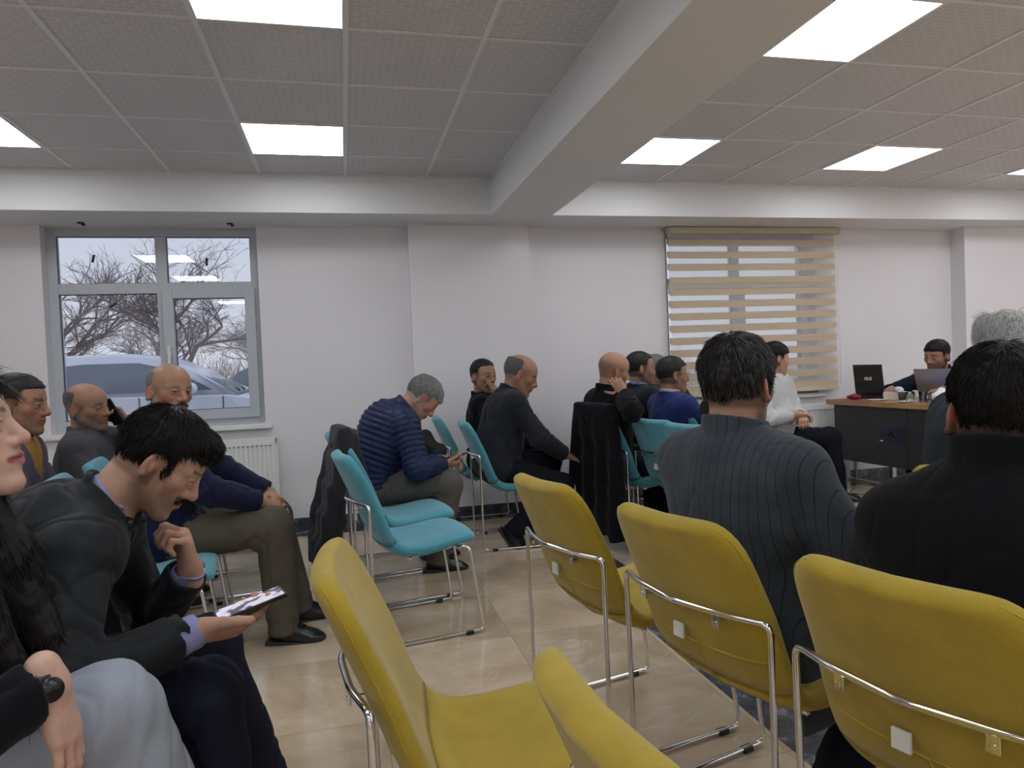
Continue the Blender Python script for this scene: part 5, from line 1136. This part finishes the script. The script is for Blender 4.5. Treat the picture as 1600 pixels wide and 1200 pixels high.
# ------------------------------------------------------------ coats draped over chair backs
def coat(name, cx, cy, deg, bottom, width, mat, label, flare=.06, seed=1, back=.12, top=.91, skew=0):
    r = empty(name, (cx, cy, 0), math.radians(deg)); tag(r, label, 'coat')
    L = []
    for y0, y1 in ((-1, -.35), (-.35, .35), (.35, 1)):
        for s0, s1 in ((0, 1),):
            a = V3(-.345, width*y0, top-.05); bt = V3(-.36-back, (width+flare)*y0+skew, bottom+.04); L.append(RC(a, bt, .030, .040, .05)); L.append(RC(V3(-.345, width*y1*.98, top-.05), V3(-.37-back, (width+flare)*y1+skew, bottom+.04), .030, .040, .05))
    for t in np.linspace(0, 1, 5):
        z = lerp(top-.06, bottom+.05, t); x = lerp(-.347, -.365-back, t); w = lerp(width, width+flare, t); L.append(P('bx', V3(x, skew*t, z), ra=V3(.030+.012*t, w, .11), rb=.02, k=.03))
    L.append(P('bx', V3(-.335, 0, top-.085), ra=V3(.046, width*.86, .10), rb=.04, k=.05))
    L.append(RC(V3(-.335, -width*.85, top+.0), V3(-.335, width*.85, top+.0), .028, .028, .04))     # folded over the top edge
    L.append(P('bx', V3(-.275, 0, top-.12), ra=V3(.020, width*.86, .13), rb=.015, R=frame_ypr(0, -12, 0), k=.03))
    L.append(RC(V3(-.30, -width*.55, top), V3(-.27, -width*.1, top+.005), .030, .022, .03)); L.append(RC(V3(-.30, width*.55, top), V3(-.27, width*.1, top+.005), .030, .022, .03))
    L.append(RC(V3(-.36, width*.8, top-.10), V3(-.40-back*.6, width*1.0, .45), .040, .030, .04))      # hanging sleeve
    cb = V3(0, 0, bottom); 
    for p in L: p.clip = [(cb, V3(0, .12, -1))]
    dp = lambda p: smoothstep(.92, .45, p[..., 2])*.012*np.sin(p[..., 1]*40+.9*np.sin(p[..., 2]*3+seed)+seed)+.003*swirl(p, 20, seed)
    v, f = mesh_solid(L, .007, disp=dp, damp=.02); link('coat_body', npmesh('coat_body', v, f, mat), None, r)
    v, f = mesh_solid([RC(V3(-.375, -width*.5, top-.03), V3(-.385, 0, top-.05), .012, .014, .02), RC(V3(-.385, 0, top-.05), V3(-.375, width*.5, top-.03), .014, .012, .02)], .004); link('collar', npmesh('collar', v, f, mat), None, r)
fCoatG = fabric('charcoal_coat_wool', (.028, .029, .036), 600, .95, .15, .4, .1)
coat('hanging_coat', .305, 3.98, 9, .20, .17, fCoatG, 'dark charcoal coat hanging over the back of the second teal chair', .05, 2, .11, .90)
coat('hanging_coat', 1.97, 4.56, 12, .10, .23, fBlack2, 'long black coat hanging to the floor behind the bald man in black', .0, 5, -.02, .915, skew=-.06)

# ------------------------------------------------------------ things held in the hands
def world_pt(id_, p):
    r, S = PS[id_]; a = r.rotation_euler.z; c, s = math.cos(a), math.sin(a); return Vector((r.location.x+p[0]*c-p[1]*s, r.location.y+p[0]*s+p[1]*c, p[2]))
def world_dir(id_, d):
    r, S = PS[id_]; a = r.rotation_euler.z; c, s = math.cos(a), math.sin(a); return Vector((d[0]*c-d[1]*s, d[0]*s+d[1]*c, d[2]))
def phone(id_, k, off, long_, normal, label, screen=False, s=1):
    r, S = PS[id_]; c = world_pt(id_, S['wr'+k]+V3(*off)); x = world_dir(id_, nrm(long_)); n = world_dir(id_, nrm(normal)); n = (n-x*n.dot(x)).normalized(); y = n.cross(x)
    o = empty('phone', c); o.matrix_world = Matrix((x, y, n)).transposed().to_4x4(); o.location = c; tag(o, label, 'phone')
    boxobj('case', (-.076*s, -.036*s, -.005), (.076*s, .036*s, .004), mBlack, o, .003)
    if screen:
        mm, nt, b = nodes_of('lit_screen'); f = noise(nt, 38, 1); em = ramp(nt, f, [(.42, (.10, .08, .12)), (.5, (.75, .68, .85)), (.62, (.85, .82, .92))]); lk(nt, em, b.inputs['Emission Color']); b.inputs['Emission Strength'].default_value = .8; b.inputs['Base Color'].default_value = (.02, .02, .02, 1); b.inputs['Roughness'].default_value = .1
    else: mm = plain('dark_screen', (.01, .01, .012), .2)
    boxobj('display', (-.071*s, -.032*s, .0041), (.071*s, .032*s, .0046), mm, o, 0)
    boxobj('camera_bump', (.045*s, .005*s, -.0075), (.068*s, .030*s, -.0048), mBlk2, o, .001)
phone('P2', 'r', (.115, .022, .034), (.96, .18, .20), (-.28, -.05, .95), 'smartphone with a lit screen in the hand of the young man in black', True, .95)
phone('P4', 'l', (-.045, -.055, .060), (-.40, -.20, .9), (-.5, -.9, 0), 'dark phone held to the ear of the man in the charcoal jacket')
phone('P6', 'r', (.10, .03, .045), (.9, .25, .1), (-.2, .2, .9), 'small phone between the hands of the man in the quilted jacket', s=.9)
# keys in the hands of the man in khaki trousers
kp = world_pt('P5', PS['P5'][1]['wrr']+V3(.10, .05, -.03)); kr = empty('key_ring', kp); tag(kr, 'bunch of metal keys dangling from the fingers above the khaki knees', 'keys')
ring = [(.013*math.cos(a), 0, .013*math.sin(a)-.01) for a in np.linspace(0, 2*PI, 17)[:-1]]; tubeobj('ring', ring, .0013, mChrome, kr, 5, True)
for k in range(3):
    bm = bmesh.new(); box(bm, (-.009, -.001, -.045), (.009, .001, -.024), .0008); box(bm, (-.003, -.001, -.078), (.003, .001, -.044), .0004); box(bm, (.003, -.001, -.074), (.006, .001, -.066)); o = bmobj('key', bm, mChrome, kr); o.rotation_euler = (.3*k-.3, .35*(k-1), .5*k)
v, f = mesh_solid([EL(V3(0, 0, 0), (.105, .085, .10)), EL(V3(.02, .03, .06), (.06, .07, .06)), EL(V3(.08, -.02, -.02), (.07, .07, .05))], .006, disp=lambda p: .010*swirl(p, 30, 4)+.003*swirl(p, 70, 1), damp=.014)
cj = link('folded_coat', npmesh('folded_coat', v, f, fabric('dark_olive_coat', (.030, .028, .024), 600, .9, .15)), None); cj.location = world_pt('P6', (.30, .13, .72)); tag(cj, 'dark folded coat resting on the lap of the man in the quilted jacket', 'coat')
r_, S_ = PS['P1']; rg = []
for k_, z_ in ((0, 0), (1, .008)):
    pass

# ------------------------------------------------------------ outside: ground, field, cars, bare trees
mSnow = plain('snowy_ground', (.62, .62, .66), .9, 0, .8, .12)
g = struct(boxobj('ground', (-60, YW+.6, -.5), (60, 120, .1), None)); 
m, nt, b = nodes_of('field'); f = noise(nt, .35, 6, rough=.7); lk(nt, ramp(nt, f, [(.40, (.62, .63, .68)), (.52, (.42, .34, .28)), (.66, (.30, .22, .16))]), b.inputs['Base Color']); b.inputs['Roughness'].default_value = .95; g.data.materials.clear(); g.data.materials.append(m)
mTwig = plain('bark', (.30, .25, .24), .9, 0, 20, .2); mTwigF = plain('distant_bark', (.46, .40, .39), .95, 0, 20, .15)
def tree(x, y, h, label, seed, levels=6, mat=None, spread=.5, r0=.09, droop=0, z0=.08, crown=1.0):
    rs = random.Random(seed); V = []; F = []
    def seg(p, q, a, b_):
        t = (q-p); 
        if t.length < 1e-5: return
        t.normalize(); u = t.orthogonal().normalized(); w = t.cross(u); o = len(V); n = 5 if a > .02 else 3
        for c, r in ((p, a), (q, b_)):
            for k in range(n): an = 2*PI*k/n; V.append(c+(u*math.cos(an)+w*math.sin(an))*r)
        for k in range(n): F.append((o+k, o+(k+1) % n, o+n+(k+1) % n, o+n+k))
    def grow(p, d, ln, r, lv):
        n = 3; q = p
        for i in range(n):
            d2 = (d+Vector((rs.gauss(0, .13), rs.gauss(0, .13), rs.gauss(0, .10)-droop*.05*(levels-lv)))).normalized(); e = q+d2*ln/n; ra = r*(1-.22*i/n); rb = r*(1-.22*(i+1)/n); seg(q, e, ra, rb); q = e; d = d2
            if lv > 0 and i < n-1 and lv < levels and rs.random() < .75: grow(q, (d+Vector((rs.gauss(0, 1), rs.gauss(0, 1), rs.gauss(.1, .5)))*spread).normalized(), ln*rs.uniform(.45, .7), r*.45, lv-1)
        if lv > 0:
            for k in range(3 if lv > 2 else 2): grow(q, (d+Vector((rs.gauss(0, 1), rs.gauss(0, 1), rs.gauss(.12, .55)))*spread).normalized(), ln*rs.uniform(.62, .86), max(.0032, r*rs.uniform(.46, .64)), lv-1)
    grow(Vector((0, 0, 0)), Vector((rs.gauss(0, .06), 0, 1)), h*.215*crown, r0, levels)
    r = empty('bare_tree', (x, y, z0)); tag(r, label, 'tree', 'bare trees outside the window')
    # trunk apart from the crown
    pymesh('branches', V, F, mat or mTwig, r); tv, tf = tube([(0, 0, -.1), (0, 0, .02), (.0, 0, h*.06)], [r0*1.6, r0*1.15, r0*1.02], 8); pymesh('trunk_base', tv, tf, mat or mTwig, r)
tree(-3.15, 14.2, 5.2, 'bare spreading tree behind the white car, seen in the right window panes', 3, 6, spread=.62, r0=.11)
tree(-5.3, 15.5, 5.6, 'bare tree with long upright shoots seen in the left window panes', 5, 6, spread=.50, r0=.11)
tree(-7.1, 14.5, 5.0, 'bare tree at the far left edge of the window', 8, 6, spread=.62, r0=.11)
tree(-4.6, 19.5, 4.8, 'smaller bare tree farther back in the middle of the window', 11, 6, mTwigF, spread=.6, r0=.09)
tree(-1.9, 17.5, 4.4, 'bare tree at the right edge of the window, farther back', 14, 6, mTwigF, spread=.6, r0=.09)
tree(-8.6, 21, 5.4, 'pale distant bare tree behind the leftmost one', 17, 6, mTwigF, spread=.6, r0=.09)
# thicket along the field edge: too many stems to count
V = []; F = []; rs = random.Random(4)
for k in range(9000):
    x = rs.uniform(-17, 12); y = rs.uniform(22, 30); z = .1; d = Vector((rs.gauss(0, .25), rs.gauss(0, .2), 1)).normalized(); p = Vector((x, y, z)); L_ = rs.uniform(.5, 2.1)
    for s_ in range(3):
        q = p+d*L_/3; w = .012*(1-s_*.25); o = len(V)
        for c in (p, q): V += [c+Vector((w, 0, 0)), c+Vector((-w*.5, w, 0)), c+Vector((-w*.5, -w, 0))]
        for i in range(3): F.append((o+i, o+(i+1) % 3, o+3+(i+1) % 3, o+3+i))
        p = q; d = (d+Vector((rs.gauss(0, .3), rs.gauss(0, .3), rs.gauss(0, .1)))).normalized()
o = pymesh('thicket', V, F, plain('dry_stems', (.42, .33, .27), .95, 0, 3, .2)); tag(o, 'pale brown thicket of dry stems along the far field edge', 'thicket', None, 'stuff')

mCarW = plain('white_car_paint', (.78, .80, .86), .22, 0, 2, .02); mCarG = plain('grey_car_paint', (.20, .24, .30), .25, 0, 2, .02); mTyre = plain('tyre_rubber', (.02, .02, .02), .8)
m, nt, b = nodes_of('tinted_glass'); b.inputs['Base Color'].default_value = (.10, .14, .20, 1); b.inputs['Roughness'].default_value = .06; b.inputs['Specular IOR Level'].default_value = 1.0; mTint = m
m, nt, b = nodes_of('windscreen_glass'); b.inputs['Base Color'].default_value = (.28, .38, .44, 1); b.inputs['Roughness'].default_value = .06; b.inputs['Specular IOR Level'].default_value = 1.0; mScr = m
def car(x, y, z, rz, paint, label, sc=1.0):
    """nose towards +x; side profile in x,z"""
    r = empty('car', (x, y, z), rz); tag(r, label, 'car', 'parked cars'); r.scale = (sc, sc, sc)
    hw = .88
    low = [(-2.2, .42), (-2.22, .62), (-2.18, .92), (-2.05, 1.00), (-1.2, 1.00), (.2, .98), (1.05, .96), (1.62, .86), (2.02, .74), (2.16, .58), (2.18, .36), (2.1, .22), (-2.1, .22)]
    rings = []
    for yy, ins in ((-hw, .06), (-hw+.0, .045), (-hw+.06, .0), (0, -.02), (hw-.06, .0), (hw, .045), (hw, .06)):
        rings.append([((px_)*(1-ins*.35), yy, .6+(pz-.6)*(1-ins*.9)) for px_, pz in low])
    pymesh('body', *loft(rings), paint, r)
    roof = [(-2.0, .98), (-1.78, 1.26), (-1.45, 1.40), (-.9, 1.475), (-.2, 1.48), (.25, 1.43), (.65, 1.25), (1.12, .97)]
    inner = [(-2.0, .90), (1.12, .90)]
    rings = []
    for yy, zt in ((-.70, .0), (-.66, .03), (-.55, .045), (0, .06), (.55, .045), (.66, .03), (.70, .0)):
        rings.append([(px_, yy*(1-.0*(pz-.97))*1.0+math.copysign(max(0, (1.48-pz))*.22, yy)*(abs(yy) > .5), pz+zt*(pz > 1)) for px_, pz in roof]+[(1.12, yy, .85), (-2.0, yy, .85)])
    pymesh('cabin', *loft(rings), paint, r)
    sideg = [(-1.62, 1.04), (-1.50, 1.24), (-1.15, 1.36), (-.6, 1.405), (0, 1.40), (.35, 1.31), (.62, 1.17), (.86, 1.03)]
    for sg in (1, -1):
        V = []; F = []
        for px_, pz in sideg+[(-.4, 1.03)]:
            V.append((px_, sg*(.70+(1.48-pz)*.22+.010), pz))
        for px_, pz in sideg+[(-.4, 1.03)]: V.append((px_, sg*(.70+(1.48-pz)*.22-.02), pz))
        n = len(V)//2; F = [tuple(range(n)), tuple(range(2*n-1, n-1, -1))]+[(i, (i+1) % n, n+(i+1) % n, n+i) for i in range(n)]
        w_ = pymesh('side_window', V, F, mTint, r, smooth=False)
        mv, mf = mesh_solid([EL(V3(.62, sg*.98, 1.06), (.09, .10, .075)), RC(V3(.62, sg*.84, 1.02), V3(.62, sg*.95, 1.03), .025, .03)], .012); link('mirror', npmesh('mirror', mv, mf, paint), None, r)
        bm = bmesh.new(); box(bm, (.02, sg*.885-.004, .35), (.03, sg*.885+.004, .97)); box(bm, (-.95, sg*.885-.004, .35), (-.94, sg*.885+.004, .97)); box(bm, (.98, sg*.885-.004, .5), (.99, sg*.885+.004, .95)); bmobj('door_gap', bm, mBlack, r)
        for wx in (-1.35, 1.35):
            tv, tf = tube([(wx, sg*.70, .32), (wx, sg*.90, .32)], .32, 28); t_ = pymesh('wheel', tv, tf, mTyre, r); hv, hf = tube([(wx, sg*.86, .32), (wx, sg*.907, .32)], .20, 20); pymesh('hub', hv, hf, mChrome, t_)
    V = [(.30, -.62, 1.445), (.30, .62, 1.445), (1.14, .78, .985), (1.14, -.78, .985)]; V += [(a+.0, b_, c-.03) for a, b_, c in V]; pymesh('windscreen', [(a+.012, b_, c+.012) for a, b_, c in V], [(0, 1, 2, 3), (7, 6, 5, 4), (0, 4, 5, 1), (1, 5, 6, 2), (2, 6, 7, 3), (3, 7, 4, 0)], mScr, r, smooth=False)
    tubeobj('wiper', [(1.16, -.6, 1.01), (1.02, -.1, 1.06)], .012, mBlack, r, 5); tubeobj('wiper', [(1.16, -.05, 1.01), (1.02, .45, 1.06)], .012, mBlack, r, 5)
car(-2.50, 10.3, .06, .02, mCarW, 'white car parked right outside the bare window', 1.0)
car(-.35, 15.6, .10, -.35, mCarG, 'blue-grey car parked behind the white one, at the right window edge', .95)
